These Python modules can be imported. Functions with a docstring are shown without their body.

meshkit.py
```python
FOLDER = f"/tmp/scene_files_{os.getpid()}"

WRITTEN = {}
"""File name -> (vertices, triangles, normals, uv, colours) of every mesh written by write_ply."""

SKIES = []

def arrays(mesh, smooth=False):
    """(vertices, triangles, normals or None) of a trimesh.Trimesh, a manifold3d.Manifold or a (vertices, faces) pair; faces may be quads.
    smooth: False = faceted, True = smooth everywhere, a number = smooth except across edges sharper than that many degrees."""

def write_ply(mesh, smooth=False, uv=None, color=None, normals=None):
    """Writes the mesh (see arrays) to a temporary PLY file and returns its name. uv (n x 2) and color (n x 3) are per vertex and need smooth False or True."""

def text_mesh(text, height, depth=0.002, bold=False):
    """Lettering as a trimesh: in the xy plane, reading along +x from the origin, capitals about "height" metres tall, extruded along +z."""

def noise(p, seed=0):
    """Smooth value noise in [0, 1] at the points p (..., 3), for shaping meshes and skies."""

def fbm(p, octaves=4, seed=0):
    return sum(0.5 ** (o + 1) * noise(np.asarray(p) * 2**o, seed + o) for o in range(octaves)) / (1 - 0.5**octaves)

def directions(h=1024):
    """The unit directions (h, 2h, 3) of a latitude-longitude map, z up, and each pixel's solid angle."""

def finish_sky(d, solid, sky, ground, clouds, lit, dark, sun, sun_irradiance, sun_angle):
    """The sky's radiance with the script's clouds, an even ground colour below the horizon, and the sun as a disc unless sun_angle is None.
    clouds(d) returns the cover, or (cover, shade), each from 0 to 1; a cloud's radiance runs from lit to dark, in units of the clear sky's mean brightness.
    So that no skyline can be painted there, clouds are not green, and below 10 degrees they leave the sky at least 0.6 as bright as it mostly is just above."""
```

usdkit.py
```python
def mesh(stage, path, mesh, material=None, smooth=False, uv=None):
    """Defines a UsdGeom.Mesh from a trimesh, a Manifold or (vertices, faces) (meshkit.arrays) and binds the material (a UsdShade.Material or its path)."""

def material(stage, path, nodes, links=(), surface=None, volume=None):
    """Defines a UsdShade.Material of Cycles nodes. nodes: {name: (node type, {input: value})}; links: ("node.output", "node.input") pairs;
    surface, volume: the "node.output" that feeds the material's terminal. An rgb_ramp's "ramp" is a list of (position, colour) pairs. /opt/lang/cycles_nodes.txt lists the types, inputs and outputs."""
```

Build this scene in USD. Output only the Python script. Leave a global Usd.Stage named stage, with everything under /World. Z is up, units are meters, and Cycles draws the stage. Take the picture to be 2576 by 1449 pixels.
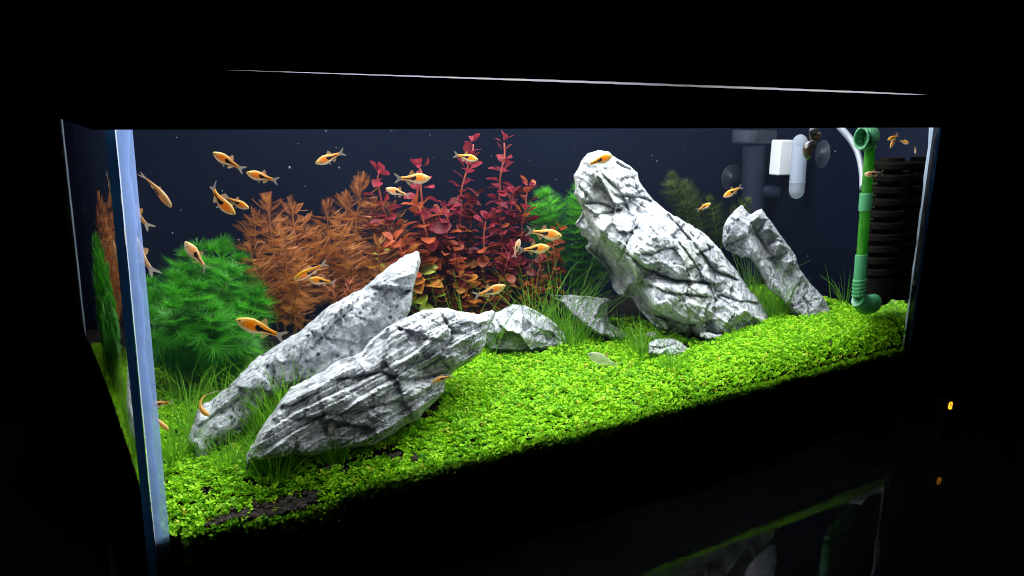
import math, random
import numpy as np, trimesh, usdkit, meshkit
from pxr import Usd, UsdGeom, UsdLux, UsdShade, Gf, Sdf, Vt
from scipy.interpolate import LinearNDInterpolator
from scipy.spatial import Delaunay, cKDTree
from shapely.geometry import Polygon, Point, LineString
import shapely

random.seed(7); R = np.random.default_rng(7)
stage = Usd.Stage.CreateInMemory()
UsdGeom.SetStageUpAxis(stage, 'Z'); UsdGeom.SetStageMetersPerUnit(stage, 1.0)
UsdGeom.Xform.Define(stage, '/World'); UsdGeom.Scope.Define(stage, '/World/Looks')

# ------------------------------------------------------------------ camera (solved from the tank's edges)
FPX, EYE = 1983.04, np.array([-0.0370863, -0.3541018, 0.2553791])
YAW, PIT, ROLL = 0.577079, 0.229729, 0.0175158
_cy, _sy = math.cos(YAW), math.sin(YAW)
FW = np.array([_sy*math.cos(PIT), _cy*math.cos(PIT), -math.sin(PIT)])
_r0 = np.array([_cy, -_sy, 0.0]); _u0 = np.cross(_r0, FW)
RT = _r0*math.cos(ROLL) + _u0*math.sin(ROLL); UP = np.cross(RT, FW)
cam = UsdGeom.Camera.Define(stage, '/World/camera')
m = Gf.Matrix4d(*RT, 0, *UP, 0, *(-FW), 0, *EYE, 1)
cam.AddTransformOp().Set(m)
cam.CreateHorizontalApertureAttr(36.0); cam.CreateVerticalApertureAttr(36.0*9/16)
cam.CreateFocalLengthAttr(36.0*FPX/2576)
cam.CreateClippingRangeAttr((0.02, 50.0))
cam.CreateExposureAttr(0.0)

# ------------------------------------------------------------------ sizes of the tank (metres)
L, W, T = 0.60, 0.30, 0.0035
Z_RIM, Z_GAP, Z_WATER = 0.2427, 0.26744, 0.2455
YF = T + 0.0004                                    # where the water begins behind the front pane
LAMP = dict(x=0.285, y=0.112, z=0.345, w=0.50, h=0.215, power=13.0)

# ------------------------------------------------------------------ helpers
used = {}
def numbered(path):
    k = used.get(path, 0); used[path] = k + 1
    return path if k == 0 else f'{path}_{k:03d}'
def tag(p, label=None, cat=None, group=None, kind=None):
    p = p.GetPrim() if hasattr(p, 'GetPrim') else p
    for k, v in (('label', label), ('category', cat), ('group', group), ('kind', kind)):
        if v: p.SetCustomDataByKey(k, v)
    return p
def thing(name, label=None, cat=None, group=None, kind=None, loc=None):
    x = UsdGeom.Xform.Define(stage, numbered('/World/' + name))
    if loc is not None: x.AddTranslateOp().Set(Gf.Vec3d(*map(float, loc)))
    tag(x, label, cat, group, kind)
    x.loc = np.array(loc if loc is not None else (0, 0, 0), float)
    return x
def obj(name, mesh, mat, parent=None, smooth=False, col=None, label=None, cat=None, group=None, kind=None):
    """one Mesh prim; vertices are given in world space and stored relative to the parent"""
    root = parent.GetPath().pathString if parent is not None else '/World'
    off = getattr(parent, 'loc', np.zeros(3)) if parent is not None else np.zeros(3)
    v, f = (np.asarray(mesh.vertices), np.asarray(mesh.faces)) if hasattr(mesh, 'vertices') else (np.asarray(mesh[0], float), np.asarray(mesh[1], int))
    o = usdkit.mesh(stage, numbered(root + '/' + name), (v - off, f), M[mat] if isinstance(mat, str) else mat, smooth=smooth)
    if col is not None:
        UsdGeom.PrimvarsAPI(o).CreatePrimvar('tint', Sdf.ValueTypeNames.Float3Array, 'vertex').Set(Vt.Vec3fArray.FromNumpy(np.asarray(col, np.float32)))
    tag(o, label, cat, group, kind); o.loc = off
    return o
def cat_mesh(*ms):
    vs, fs, n = [], [], 0
    for v, f in ((m.vertices, m.faces) if hasattr(m, 'vertices') else m for m in ms):
        vs.append(np.asarray(v)); fs.append(np.asarray(f) + n); n += len(v)
    return np.vstack(vs), np.vstack(fs)
def box(x0, x1, y0, y1, z0, z1):
    b = trimesh.creation.box([x1-x0, y1-y0, z1-z0]); b.apply_translation([(x0+x1)/2, (y0+y1)/2, (z0+z1)/2]); return b
def rbox(x0, x1, y0, y1, z0, z1, r=.001):
    import manifold3d as mf
    s = mf.Manifold.sphere(r, 12)
    pts = [s.translate((x, y, z)) for x in (x0+r, x1-r) for y in (y0+r, y1-r) for z in (z0+r, z1-r)]
    mm = mf.Manifold.batch_hull(pts).to_mesh()
    return np.array(mm.vert_properties[:, :3]), np.array(mm.tri_verts)
def unit(a):
    a = np.asarray(a, float); return a/np.maximum(np.linalg.norm(a, axis=-1, keepdims=True), 1e-12)
def tube(pts, rad, sides=8, cap=True):
    p = np.asarray(pts, float); n = len(p); rad = np.broadcast_to(rad, (n,))
    t = unit(np.gradient(p, axis=0)); a = np.cross(t[0], [0.3, 0.1, 1.0] if abs(t[0][2]) < .9 else [1, .1, 0]); a = unit(a)
    fr = []
    for k in range(n):
        a = unit(a - t[k]*np.dot(a, t[k])); fr.append((a, np.cross(t[k], a)))
    an = np.arange(sides)*2*np.pi/sides
    v = np.vstack([p[k] + rad[k]*(np.cos(an)[:, None]*fr[k][0] + np.sin(an)[:, None]*fr[k][1]) for k in range(n)])
    f = []
    for k in range(n-1):
        for j in range(sides):
            a_, b_ = k*sides + j, k*sides + (j+1) % sides
            f += [[a_, b_, b_+sides], [a_, b_+sides, a_+sides]]
    if cap:
        v = np.vstack([v, p[0], p[-1]]); c0, c1 = len(v)-2, len(v)-1
        for j in range(sides):
            f += [[c0, (j+1) % sides, j], [c1, (n-1)*sides + j, (n-1)*sides + (j+1) % sides]]
    return v, np.array(f)
def lathe(prof, axis_o, axis_d, sides=32):
    """prof: (distance along the axis, radius)"""
    d = unit(axis_d); o = np.asarray(axis_o, float)
    return tube_prof(o, d, prof, sides)
def tube_prof(o, d, prof, sides):
    a = unit(np.cross(d, [0, 0, 1.0] if abs(d[2]) < .9 else [1.0, 0, 0])); b = np.cross(d, a)
    an = np.arange(sides)*2*np.pi/sides; prof = list(prof)
    v = np.vstack([o + d*s + r*(np.cos(an)[:, None]*a + np.sin(an)[:, None]*b) for s, r in prof]); f = []
    for k in range(len(prof)-1):
        for j in range(sides):
            a_, b_ = k*sides + j, k*sides + (j+1) % sides
            f += [[a_, b_, b_+sides], [a_, b_+sides, a_+sides]]
    return v, np.array(f)
def noise(p, s=1.0, seed=0, oct=3):
    p = np.asarray(p, float)
    if p.shape[1] == 2: p = np.hstack([p, np.zeros((len(p), 1))])
    return meshkit.fbm(p*s, oct, seed)

# where the line of sight through a point of the view runs in the water, and where it meets a depth or a slanted plane
def sight(px, py):
    d = FW + (px-1288)/FPX*RT - (py-724.5)/FPX*UP; d /= np.linalg.norm(d)
    q = EYE + d*(YF - EYE[1])/d[1]; n = 1.33
    w = np.array([d[0]/n, 0, d[2]/n]); w[1] = math.sqrt(1 - w[0]**2 - w[2]**2)
    return q, w
def at(px, py, Y):
    q, w = sight(px, py); return q + w*(Y - YF)/w[1]
def at_air(px, py, Y):
    d = FW + (px-1288)/FPX*RT - (py-724.5)/FPX*UP
    return EYE + d*(Y - EYE[1])/d[1]

# ------------------------------------------------------------------ materials
M = {}
def mat(name, nodes, links=(), surface='p.BSDF', **k):
    M[name] = usdkit.material(stage, '/World/Looks/' + name, nodes, links, surface=surface, **k); return M[name]
def plain(name, col, rough=.5, **k):
    return mat(name, {'p': ('principled_bsdf', dict(base_color=col, roughness=rough, **k))})
plain('black_gloss', (.002, .002, .0025), .02, specular_ior_level=.13)
plain('black_plastic', (.002, .002, .002), .7, specular_ior_level=.03)
plain('white_plastic', (.62, .63, .67), .4)
plain('hood_white', (.16, .16, .175), .6)
plain('hose_grey', (.16, .17, .21), .4)
plain('tube_smoke', (.014, .017, .030), .5, specular_ior_level=.06)
plain('sponge_black', (.008, .007, .006), 1.0, specular_ior_level=.0)
plain('tick_dark', (.004, .004, .004), .5)
mat('pane', {'t': ('transparent_bsdf', dict(color=(.985, .99, .99))), 'g': ('glossy_bsdf', dict(color=(1, 1, 1), roughness=0.0)), 'm': ('mix_closure', dict(fac=.02))},
    [('t.BSDF', 'm.closure1'), ('g.BSDF', 'm.closure2')], 'm.closure')
mat('water', {'geo': ('geometry', {}), 'sep': ('separate_xyz', {}), 'ab': ('math', dict(math_type='absolute')), 'gt': ('math', dict(math_type='greater_than', value2=.9)),
              'gl': ('glass_bsdf', dict(color=(.985, 1, .995), IOR=1.33, roughness=0.0)), 't': ('transparent_bsdf', {}), 'm': ('mix_closure', {}), 'vol': ('principled_volume', dict(color=(.45, .62, 1.0), density=.045, anisotropy=.2))},
    [('geo.true_normal', 'sep.vector'), ('sep.z', 'ab.value1'), ('ab.value', 'gt.value1'), ('gt.value', 'm.fac'), ('gl.BSDF', 'm.closure1'), ('t.BSDF', 'm.closure2')], 'm.closure', volume='vol.volume')
mat('silicone', {'d': ('diffuse_bsdf', dict(color=(.80, .87, .97))), 'tr': ('translucent_bsdf', dict(color=(.80, .87, .97))), 'm': ('mix_closure', dict(fac=.6)),
                 't': ('transparent_bsdf', dict(color=(.9, .95, 1))), 'm2': ('mix_closure', dict(fac=.12))},
    [('d.BSDF', 'm.closure1'), ('tr.BSDF', 'm.closure2'), ('m.closure', 'm2.closure1'), ('t.BSDF', 'm2.closure2')], 'm2.closure')
mat('silicone_thin', {'d': ('diffuse_bsdf', dict(color=(.42, .55, .90))), 'tr': ('translucent_bsdf', dict(color=(.42, .55, .90))), 'm': ('mix_closure', dict(fac=.6)), 't': ('transparent_bsdf', dict(color=(.9, .95, 1))), 'm2': ('mix_closure', dict(fac=.55))},
    [('d.BSDF', 'm.closure1'), ('tr.BSDF', 'm.closure2'), ('m.closure', 'm2.closure1'), ('t.BSDF', 'm2.closure2')], 'm2.closure')
mat('glass_edge', {'d': ('diffuse_bsdf', dict(color=(.02, .05, .10))), 'tr': ('translucent_bsdf', dict(color=(.10, .20, .31))), 'm': ('mix_closure', dict(fac=.7))},
    [('d.BSDF', 'm.closure1'), ('tr.BSDF', 'm.closure2')], 'm.closure')
mat('back_film', {'tc': ('texture_coordinate', {}), 'n': ('noise_texture', dict(scale=9, detail=3)), 'r': ('rgb_ramp', {'ramp': [(.3, (.0021, .0030, .0080)), (.7, (.0034, .0045, .0112))]}), 'p': ('principled_bsdf', dict(roughness=.9, specular_ior_level=.0))},
    [('tc.object', 'n.vector'), ('n.fac', 'r.fac'), ('r.color', 'p.base_color')])
mat('soil', {'tc': ('texture_coordinate', {}), 'n': ('noise_texture', dict(scale=900, detail=3)), 'r': ('rgb_ramp', {'ramp': [(.35, (.003, .0025, .002)), (.7, (.011, .009, .008))]}), 'b': ('bump', dict(distance=.001, strength=.8)), 'p': ('principled_bsdf', dict(roughness=.9, specular_ior_level=.1))},
    [('tc.object', 'n.vector'), ('n.fac', 'r.fac'), ('r.color', 'p.base_color'), ('n.fac', 'b.height'), ('b.normal', 'p.normal')])
mat('soil_grain', {'oi': ('object_info', {}), 'r': ('rgb_ramp', {'ramp': [(0, (.022, .018, .016)), (1, (.055, .044, .040))]}), 'p': ('principled_bsdf', dict(roughness=.9, specular_ior_level=.15))},
    [('oi.random', 'r.fac'), ('r.color', 'p.base_color')])
def leafy(name, c0, c1, scale=60., trans=.45, rough=.45, spec=.35, use='noise'):
    """a leaf: diffuse and translucent, its tone wandering from place to place"""
    n = {'tc': ('geometry', {}), 'n': ('noise_texture', dict(scale=scale, detail=2)), 'r': ('rgb_ramp', {'ramp': [(.32, c0), (.68, c1)]}),
         'p': ('principled_bsdf', dict(roughness=rough, specular_ior_level=spec)), 'tr': ('translucent_bsdf', {}), 'm': ('mix_closure', dict(fac=trans))}
    l = [('tc.position', 'n.vector'), ('n.fac', 'r.fac'), ('r.color', 'p.base_color'), ('r.color', 'tr.color'), ('p.BSDF', 'm.closure1'), ('tr.BSDF', 'm.closure2')]
    mat(name, n, l, 'm.closure')
leafy('carpet_a', (.11, .34, .004), (.23, .56, .008), 700, .32, .5, .18)
leafy('carpet_b', (.22, .52, .006), (.44, .76, .02), 700, .32, .5, .18)
leafy('carpet_d', (.40, .42, .03), (.62, .60, .06), 700, .32, .5, .18)
leafy('carpet_c', (.035, .16, .004), (.09, .33, .007), 700, .32, .5, .18)
leafy('grass_blade', (.08, .26, .012), (.18, .42, .02), 120)
leafy('fan_green', (.026, .19, .008), (.065, .37, .015), 90)
leafy('fan_bright', (.06, .32, .012), (.12, .50, .02), 90)
leafy('fan_olive', (.05, .075, .012), (.09, .12, .02), 90)
leafy('feather_brown', (.26, .075, .018), (.50, .18, .04), 90)
leafy('feather_red', (.34, .08, .04), (.52, .16, .08), 90)
leafy('stem_orange', (.30, .11, .04), (.44, .19, .07), 90)
leafy('stem_green', (.06, .17, .02), (.12, .26, .03), 90)
leafy('stem_red', (.34, .07, .05), (.5, .13, .08), 90)
leafy('leaf_crimson', (.14, .012, .022), (.30, .028, .044), 160, .4, .45, .25)
leafy('leaf_wine', (.085, .010, .014), (.18, .020, .022), 160, .4, .45, .25)
leafy('leaf_rust', (.22, .035, .014), (.40, .085, .025), 160, .4, .45, .25)
leafy('leaf_amber', (.34, .105, .015), (.50, .20, .03), 160, .4, .45, .25)
leafy('leaf_lime', (.28, .34, .03), (.42, .48, .06), 160, .4, .35, .4)
def stone_mat(name, light, mid, dark, scale=1.0, pits=.0, veins=.5, stain=None, band=None, bump=.0026, crack=26., crk=.4):
    n = {'g': ('texture_coordinate', {}),
         'mp': ('mapping', dict(mapping_type='texture', rotation=band or (0, 0, 0), scale=(1, 1, .34) if band else (1, 1, 1))),
         'n1': ('noise_texture', dict(scale=60*scale, detail=9, roughness=.68, distortion=.6)),
         'r1': ('rgb_ramp', {'ramp': [(.34, dark), (.45, mid), (.57, light), (.8, tuple(min(1, 1.12*c) for c in light))]}),
         'n2': ('noise_texture', dict(scale=260*scale, detail=6, roughness=.7)),
         'r2': ('rgb_ramp', {'ramp': [(.36, (.42, .43, .46)), (.50, (1, 1, 1))]}),
         'mx': ('mix_color', dict(blend_type='multiply', fac=.75)),
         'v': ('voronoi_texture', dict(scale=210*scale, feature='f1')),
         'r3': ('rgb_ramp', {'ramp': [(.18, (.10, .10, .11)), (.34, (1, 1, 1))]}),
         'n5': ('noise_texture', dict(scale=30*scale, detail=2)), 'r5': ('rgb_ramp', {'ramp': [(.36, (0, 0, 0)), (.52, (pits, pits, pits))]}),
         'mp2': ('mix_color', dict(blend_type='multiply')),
         'nv': ('noise_texture', dict(scale=55*scale, detail=4, roughness=.6, distortion=1.4)),
         'rv': ('rgb_ramp', {'ramp': [(.484, (0, 0, 0)), (.498, (veins,)*3), (.503, (veins,)*3), (.516, (0, 0, 0))]}),
         'mv': ('mix_color', dict(blend_type='mix', b=(.85, .87, .88))),
         'ns': ('noise_texture', dict(scale=17*scale, detail=4)), 'rs': ('rgb_ramp', {'ramp': [(.55, (0, 0, 0)), (.70, (.45, .45, .45))]}),
         'ms': ('mix_color', dict(blend_type='mix', b=stain or (.4, .4, .3))),
         'nd': ('noise_texture', dict(scale=70*scale, detail=3)), 'va': ('vector_math', dict(math_type='multiply_add', vector2=(.022, .022, .022))),
         'vc': ('voronoi_texture', dict(scale=crack, feature='distance_to_edge')), 'rc': ('rgb_ramp', {'ramp': [(.0, (.07, .07, .08)), (.022, (.25, .25, .26)), (.05, (1, 1, 1))]}), 'ng': ('noise_texture', dict(scale=24*scale, detail=2)), 'rg': ('rgb_ramp', {'ramp': [(.44, (0, 0, 0)), (.58, (crk,)*3)]}), 'mc': ('mix_color', dict(blend_type='multiply')),
         'b3': ('bump', dict(distance=.0012, strength=.7)),
         'b': ('bump', dict(distance=bump, strength=1.0)), 'ad': ('math', dict(math_type='add')), 'b2': ('bump', dict(distance=bump*.8, strength=.8)),
         'p': ('principled_bsdf', dict(roughness=.8, specular_ior_level=.25))}
    l = [('g.object', 'mp.vector'), ('mp.vector', 'n1.vector'), ('mp.vector', 'n2.vector'), ('g.object', 'v.vector'), ('g.object', 'n5.vector'), ('mp.vector', 'nv.vector'), ('g.object', 'ns.vector'),
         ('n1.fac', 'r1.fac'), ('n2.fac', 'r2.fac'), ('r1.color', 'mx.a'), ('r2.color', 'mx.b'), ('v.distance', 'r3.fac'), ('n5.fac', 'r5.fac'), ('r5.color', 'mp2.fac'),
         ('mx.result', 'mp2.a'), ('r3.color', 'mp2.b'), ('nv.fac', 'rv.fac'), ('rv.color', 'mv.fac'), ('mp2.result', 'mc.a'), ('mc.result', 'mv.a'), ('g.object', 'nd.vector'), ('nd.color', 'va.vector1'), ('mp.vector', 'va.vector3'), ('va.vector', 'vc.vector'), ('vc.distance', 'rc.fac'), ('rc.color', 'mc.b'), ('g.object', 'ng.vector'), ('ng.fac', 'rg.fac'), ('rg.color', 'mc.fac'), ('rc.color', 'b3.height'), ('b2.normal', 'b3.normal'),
         ('n1.fac', 'ad.value1'), ('n2.fac', 'ad.value2'), ('ad.value', 'b.height'), ('v.distance', 'b2.height'), ('b.normal', 'b2.normal'), ('b3.normal', 'p.normal')]
    if stain: l += [('ns.fac', 'rs.fac'), ('rs.color', 'ms.fac'), ('mv.result', 'ms.a'), ('ms.result', 'p.base_color')]
    else: l += [('mv.result', 'p.base_color')]
    mat(name, n, l)
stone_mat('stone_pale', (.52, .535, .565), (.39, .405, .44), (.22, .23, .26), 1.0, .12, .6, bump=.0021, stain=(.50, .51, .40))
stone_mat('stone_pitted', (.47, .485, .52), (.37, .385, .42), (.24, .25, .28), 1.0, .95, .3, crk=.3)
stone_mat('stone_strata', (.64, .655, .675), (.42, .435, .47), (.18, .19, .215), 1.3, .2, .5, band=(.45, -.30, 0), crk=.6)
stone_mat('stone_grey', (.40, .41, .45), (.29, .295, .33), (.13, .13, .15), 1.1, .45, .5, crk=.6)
def emit(name, col, s): mat(name, {'e': ('emission', dict(color=col, strength=s))}, surface='e.emission')
emit('amber_light', (1.0, .33, .02), 3.0)
mat('green_plastic', {'p': ('principled_bsdf', dict(base_color=(.045, .22, .095), roughness=.4))})
mat('green_clear', {'p': ('principled_bsdf', dict(base_color=(.06, .42, .03), roughness=.15)), 'tr': ('translucent_bsdf', dict(color=(.08, .42, .04))), 'm': ('mix_closure', dict(fac=.5)), 'gn': ('geometry', {}),
                    'n': ('noise_texture', dict(scale=120, detail=3)), 'r': ('rgb_ramp', {'ramp': [(.35, (.02, .18, .015)), (.7, (.10, .42, .04))]})},
    [('gn.position', 'n.vector'), ('n.fac', 'r.fac'), ('r.color', 'p.base_color'), ('p.BSDF', 'm.closure1'), ('tr.BSDF', 'm.closure2')], 'm.closure')
mat('milky', {'d': ('diffuse_bsdf', dict(color=(.55, .6, .7))), 'tr': ('translucent_bsdf', dict(color=(.6, .65, .75))), 'm': ('mix_closure', dict(fac=.5)),
              't': ('transparent_bsdf', dict(color=(.95, .97, 1))), 'm2': ('mix_closure', dict(fac=.45))},
    [('d.BSDF', 'm.closure1'), ('tr.BSDF', 'm.closure2'), ('m.closure', 'm2.closure1'), ('t.BSDF', 'm2.closure2')], 'm2.closure')
mat('clear_plastic', {'t': ('transparent_bsdf', dict(color=(.9, .92, .95))), 'g': ('principled_bsdf', dict(base_color=(.3, .33, .4), roughness=.15)), 'm': ('mix_closure', dict(fac=.05))},
    [('t.BSDF', 'm.closure1'), ('g.BSDF', 'm.closure2')], 'm.closure')
mat('cup_rubber', {'t': ('transparent_bsdf', dict(color=(.9, .92, .95))), 'g': ('principled_bsdf', dict(base_color=(.05, .055, .075), roughness=.3)), 'm': ('mix_closure', dict(fac=.28))},
    [('t.BSDF', 'm.closure1'), ('g.BSDF', 'm.closure2')], 'm.closure')
def tinted(name, rough=.35, alpha=1.0, spec=.5, trans=.2):
    n = {'at': ('attribute', dict(attribute='tint')), 'oi': ('object_info', {}), 'mr': ('map_range', dict(to_min=.92, to_max=1.18)), 'mv': ('map_range', dict(to_min=1.04, to_max=.86)), 'a': ('hsv', {}), 'p': ('principled_bsdf', dict(roughness=rough, specular_ior_level=spec)), 'tr': ('translucent_bsdf', {}), 'm': ('mix_closure', dict(fac=trans)),
         't': ('transparent_bsdf', {}), 'm2': ('mix_closure', dict(fac=1-alpha))}
    mat(name, n, [('at.color', 'a.color'), ('oi.random', 'mr.value'), ('mr.result', 'a.saturation'), ('oi.random', 'mv.value'), ('mv.result', 'a.value'), ('a.color', 'p.base_color'), ('a.color', 'tr.color'), ('p.BSDF', 'm.closure1'), ('tr.BSDF', 'm.closure2'), ('m.closure', 'm2.closure1'), ('t.BSDF', 'm2.closure2')], 'm2.closure')
tinted('fish_skin', .3, trans=.35); tinted('fish_fin', .4, .3, .3, .4); tinted('ghost_skin', .3, .45, .5, .5); tinted('shell', .25, 1, .6, 0)

# ------------------------------------------------------------------ the setting: table, tank, hood, lamp, water
obj('table_top', box(-1.2, 2.6, -0.6, .9, -.03, 0), 'black_gloss', kind='structure', label='glossy black table top under the aquarium', cat='table')
tank = thing('aquarium', 'rectangular glass aquarium with planted aquascape standing on the black table', 'aquarium')
ZT = .2585
obj('front_pane', box(T+.0001, L-T-.0001, 0, T, .004, ZT), 'pane', tank)
for n_, x0 in (('left_pane', 0), ('right_pane', L-T)):
    p = obj(n_, box(x0, x0+T, 0, W, .004, ZT), 'pane', tank)
    obj('polished_edge', box(x0+.00005, x0+T-.00005, -.0004, -.0001, .004, ZT), 'glass_edge', p)
obj('back_pane', box(T+.0001, L-T-.0001, W-T, W, .004, ZT), 'pane', tank)
obj('bottom_pane', box(0, L, 0, W, .0003, .0038), 'black_plastic', tank)
obj('background_film', box(T+.0012, L-T-.0012, W-T-.0022, W-T-.0012, .006, .2452), 'back_film', tank)
obj('background_film', box(L-T-.0022, L-T-.0012, .098, W-T-.0024, .006, .2452), 'back_film', tank)  # added dark film that stops mirror images in the side wall
def bead(cx, cy, dx, dy, w0, w1):
    rows = []
    for k, z in enumerate(np.linspace(.012, .2450, 40)):
        u = k/39; w = w0 + (w1-w0)*(u if w0 > .002 else u**3) + .0005*math.sin(z*160) + .0003*math.sin(z*410)
        if u > .95: w *= 1 + (u-.95)*5
        c = [(0, 0), (w, 0), (w*.52, w*.16), (w*.27, w*.27), (w*.16, w*.52), (0, w)]
        rows.append([[cx + dx*a, cy + dy*b, z] for a, b in c])
    v = np.array(rows).reshape(-1, 3); f = []
    for k in range(39):
        for j in range(6):
            a_, b_ = k*6 + j, k*6 + (j+1) % 6; f += [[a_, b_, b_+6], [a_, b_+6, a_+6]]
    f += [[0, j, j+1] for j in range(1, 5)] + [[39*6, 39*6+j+1, 39*6+j] for j in range(1, 5)]
    return v, np.array(f)
e_ = .0011
obj('silicone_seam', bead(T+e_, T+e_, 1, 1, .0030, .0042), 'silicone', tank)
obj('silicone_seam', bead(L-T-e_, T+e_, -1, 1, .0007, .0042), 'silicone', tank)
obj('silicone_seam', bead(T+e_, W-T-.0024, 1, -1, .012, .013), 'silicone', tank)
obj('silicone_film', box(T+e_+.0001, T+e_+.0060, YF+.0003, YF+.0006, .012, .2449), 'silicone_thin', tank)
wb = box(T+.0004, L-T-.0004, YF, W-T-.0004, .0045, Z_WATER)
obj('water', wb, 'water', kind='structure', label='clear still water filling the aquarium up to the rim', cat='water')

hood = thing('aquarium_hood', 'black hood closing the aquarium with a thin line of light along its front', 'aquarium hood')
g, th = .0015, .003
def ring(z0, z1, t_, bow=0):
    return [box(-g-t_, L+g+t_, -g-t_, -g, z0, z1), box(-g-t_, L+g+t_, W+g, W+g+t_, z0, z1), box(-g-t_, -g, -g, W+g, z0, z1), box(L+g, L+g+t_, -g, W+g, z0, z1)]
obj('rim', cat_mesh(*ring(Z_RIM, Z_GAP-.0005, th)), 'black_plastic', hood)
# the lid sits on the rim and bows up a little in the middle of its front, so that the lit inside shows as a line
xs = np.linspace(-g-th, L+g+th, 60); gap = .00125*np.clip((xs-.05)/.22, 0, 1)**.8*np.clip((L-.012-xs)/.10, .0, 1)**.6*(1+.06*np.sin(xs*37)) 
zb = Z_GAP-.0004+gap
v = []
for y in (-g-th, -g):
    for x, z in zip(xs, zb): v += [[x, y, z], [x, y, .40]]
v = np.array(v); n_ = len(xs)*2; f = []
for k in range(len(xs)-1):
    a_ = 2*k; f += [[a_, a_+2, a_+3], [a_, a_+3, a_+1], [n_+a_, n_+a_+3, n_+a_+2], [n_+a_, n_+a_+1, n_+a_+3], [a_, n_+a_, n_+a_+2], [a_, n_+a_+2, a_+2], [a_+1, a_+3, n_+a_+3], [a_+1, n_+a_+3, n_+a_+1]]
ends = [[0, 1, n_+1], [0, n_+1, n_], [n_-2, 2*n_-1, n_-1], [n_-2, 2*n_-2, 2*n_-1]]
side = ring(Z_GAP-.0004, .40, th)[1:]
obj('lid', cat_mesh((v, np.array(f + ends)), *side, box(-g-th, L+g+th, -g-th, W+g+th, .4002, .404)), 'black_plastic', hood)
obj('inner_reflector', box(.0, L, W-.02, W-.018, .268, .39), 'hood_white', hood)  # unseen pale panels, added so the gap under the lid shows bright
obj('inner_reflector', box(L-.003, L-.001, .0, W-.021, .268, .39), 'hood_white', hood)
lamp = thing('lamp_bar', 'white LED lamp bar hanging inside the black hood', 'lamp')
obj('housing', box(LAMP['x']-LAMP['w']/2-.005, LAMP['x']+LAMP['w']/2+.005, LAMP['y']-LAMP['h']/2-.003, LAMP['y']+LAMP['h']/2+.003, LAMP['z']+.001, LAMP['z']+.013), 'white_plastic', lamp)
rl = UsdLux.RectLight.Define(stage, '/World/lamp_bar/light'); rl.AddTranslateOp().Set(Gf.Vec3d(LAMP['x'], LAMP['y'], LAMP['z']))
rl.CreateWidthAttr(LAMP['w']); rl.CreateHeightAttr(LAMP['h']); rl.CreateIntensityAttr(LAMP['power']); rl.CreateColorAttr(Gf.Vec3f(.95, .98, 1.0)); rl.CreateNormalizeAttr(False)

# ------------------------------------------------------------------ soil and carpet
def ground(x, y):
    x, y = np.asarray(x, float), np.asarray(y, float)
    a = .029 + 0*x
    z = .0535 + a*(1-np.exp(-y/.062))
    z = z + .016*np.clip((x-.25)/.25, 0, 1)*(1-np.exp(-np.maximum(y-.004, 0)/.010))*np.exp(-y/.055)
    z = z - .0055*np.exp(-(y/.009)**2)*np.exp(-((x-.070)/.022)**4)
    p = np.stack([x.ravel(), y.ravel(), 0*x.ravel()], 1)
    return z + (.0022*meshkit.fbm(p*28, 2, 3) + .0009*meshkit.fbm(p*120, 2, 5)).reshape(x.shape)
SX0, SX1, SY0, SY1 = T+.0012, L-T-.0012, YF+.0006, W-T-.0026
gx, gy = np.linspace(SX0, SX1, 260), np.linspace(SY0, SY1, 130)
GX, GY = np.meshgrid(gx, gy); GZ = ground(GX, GY)
v = np.stack([GX.ravel(), GY.ravel(), GZ.ravel()], 1); nx, ny = 260, 130
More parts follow.
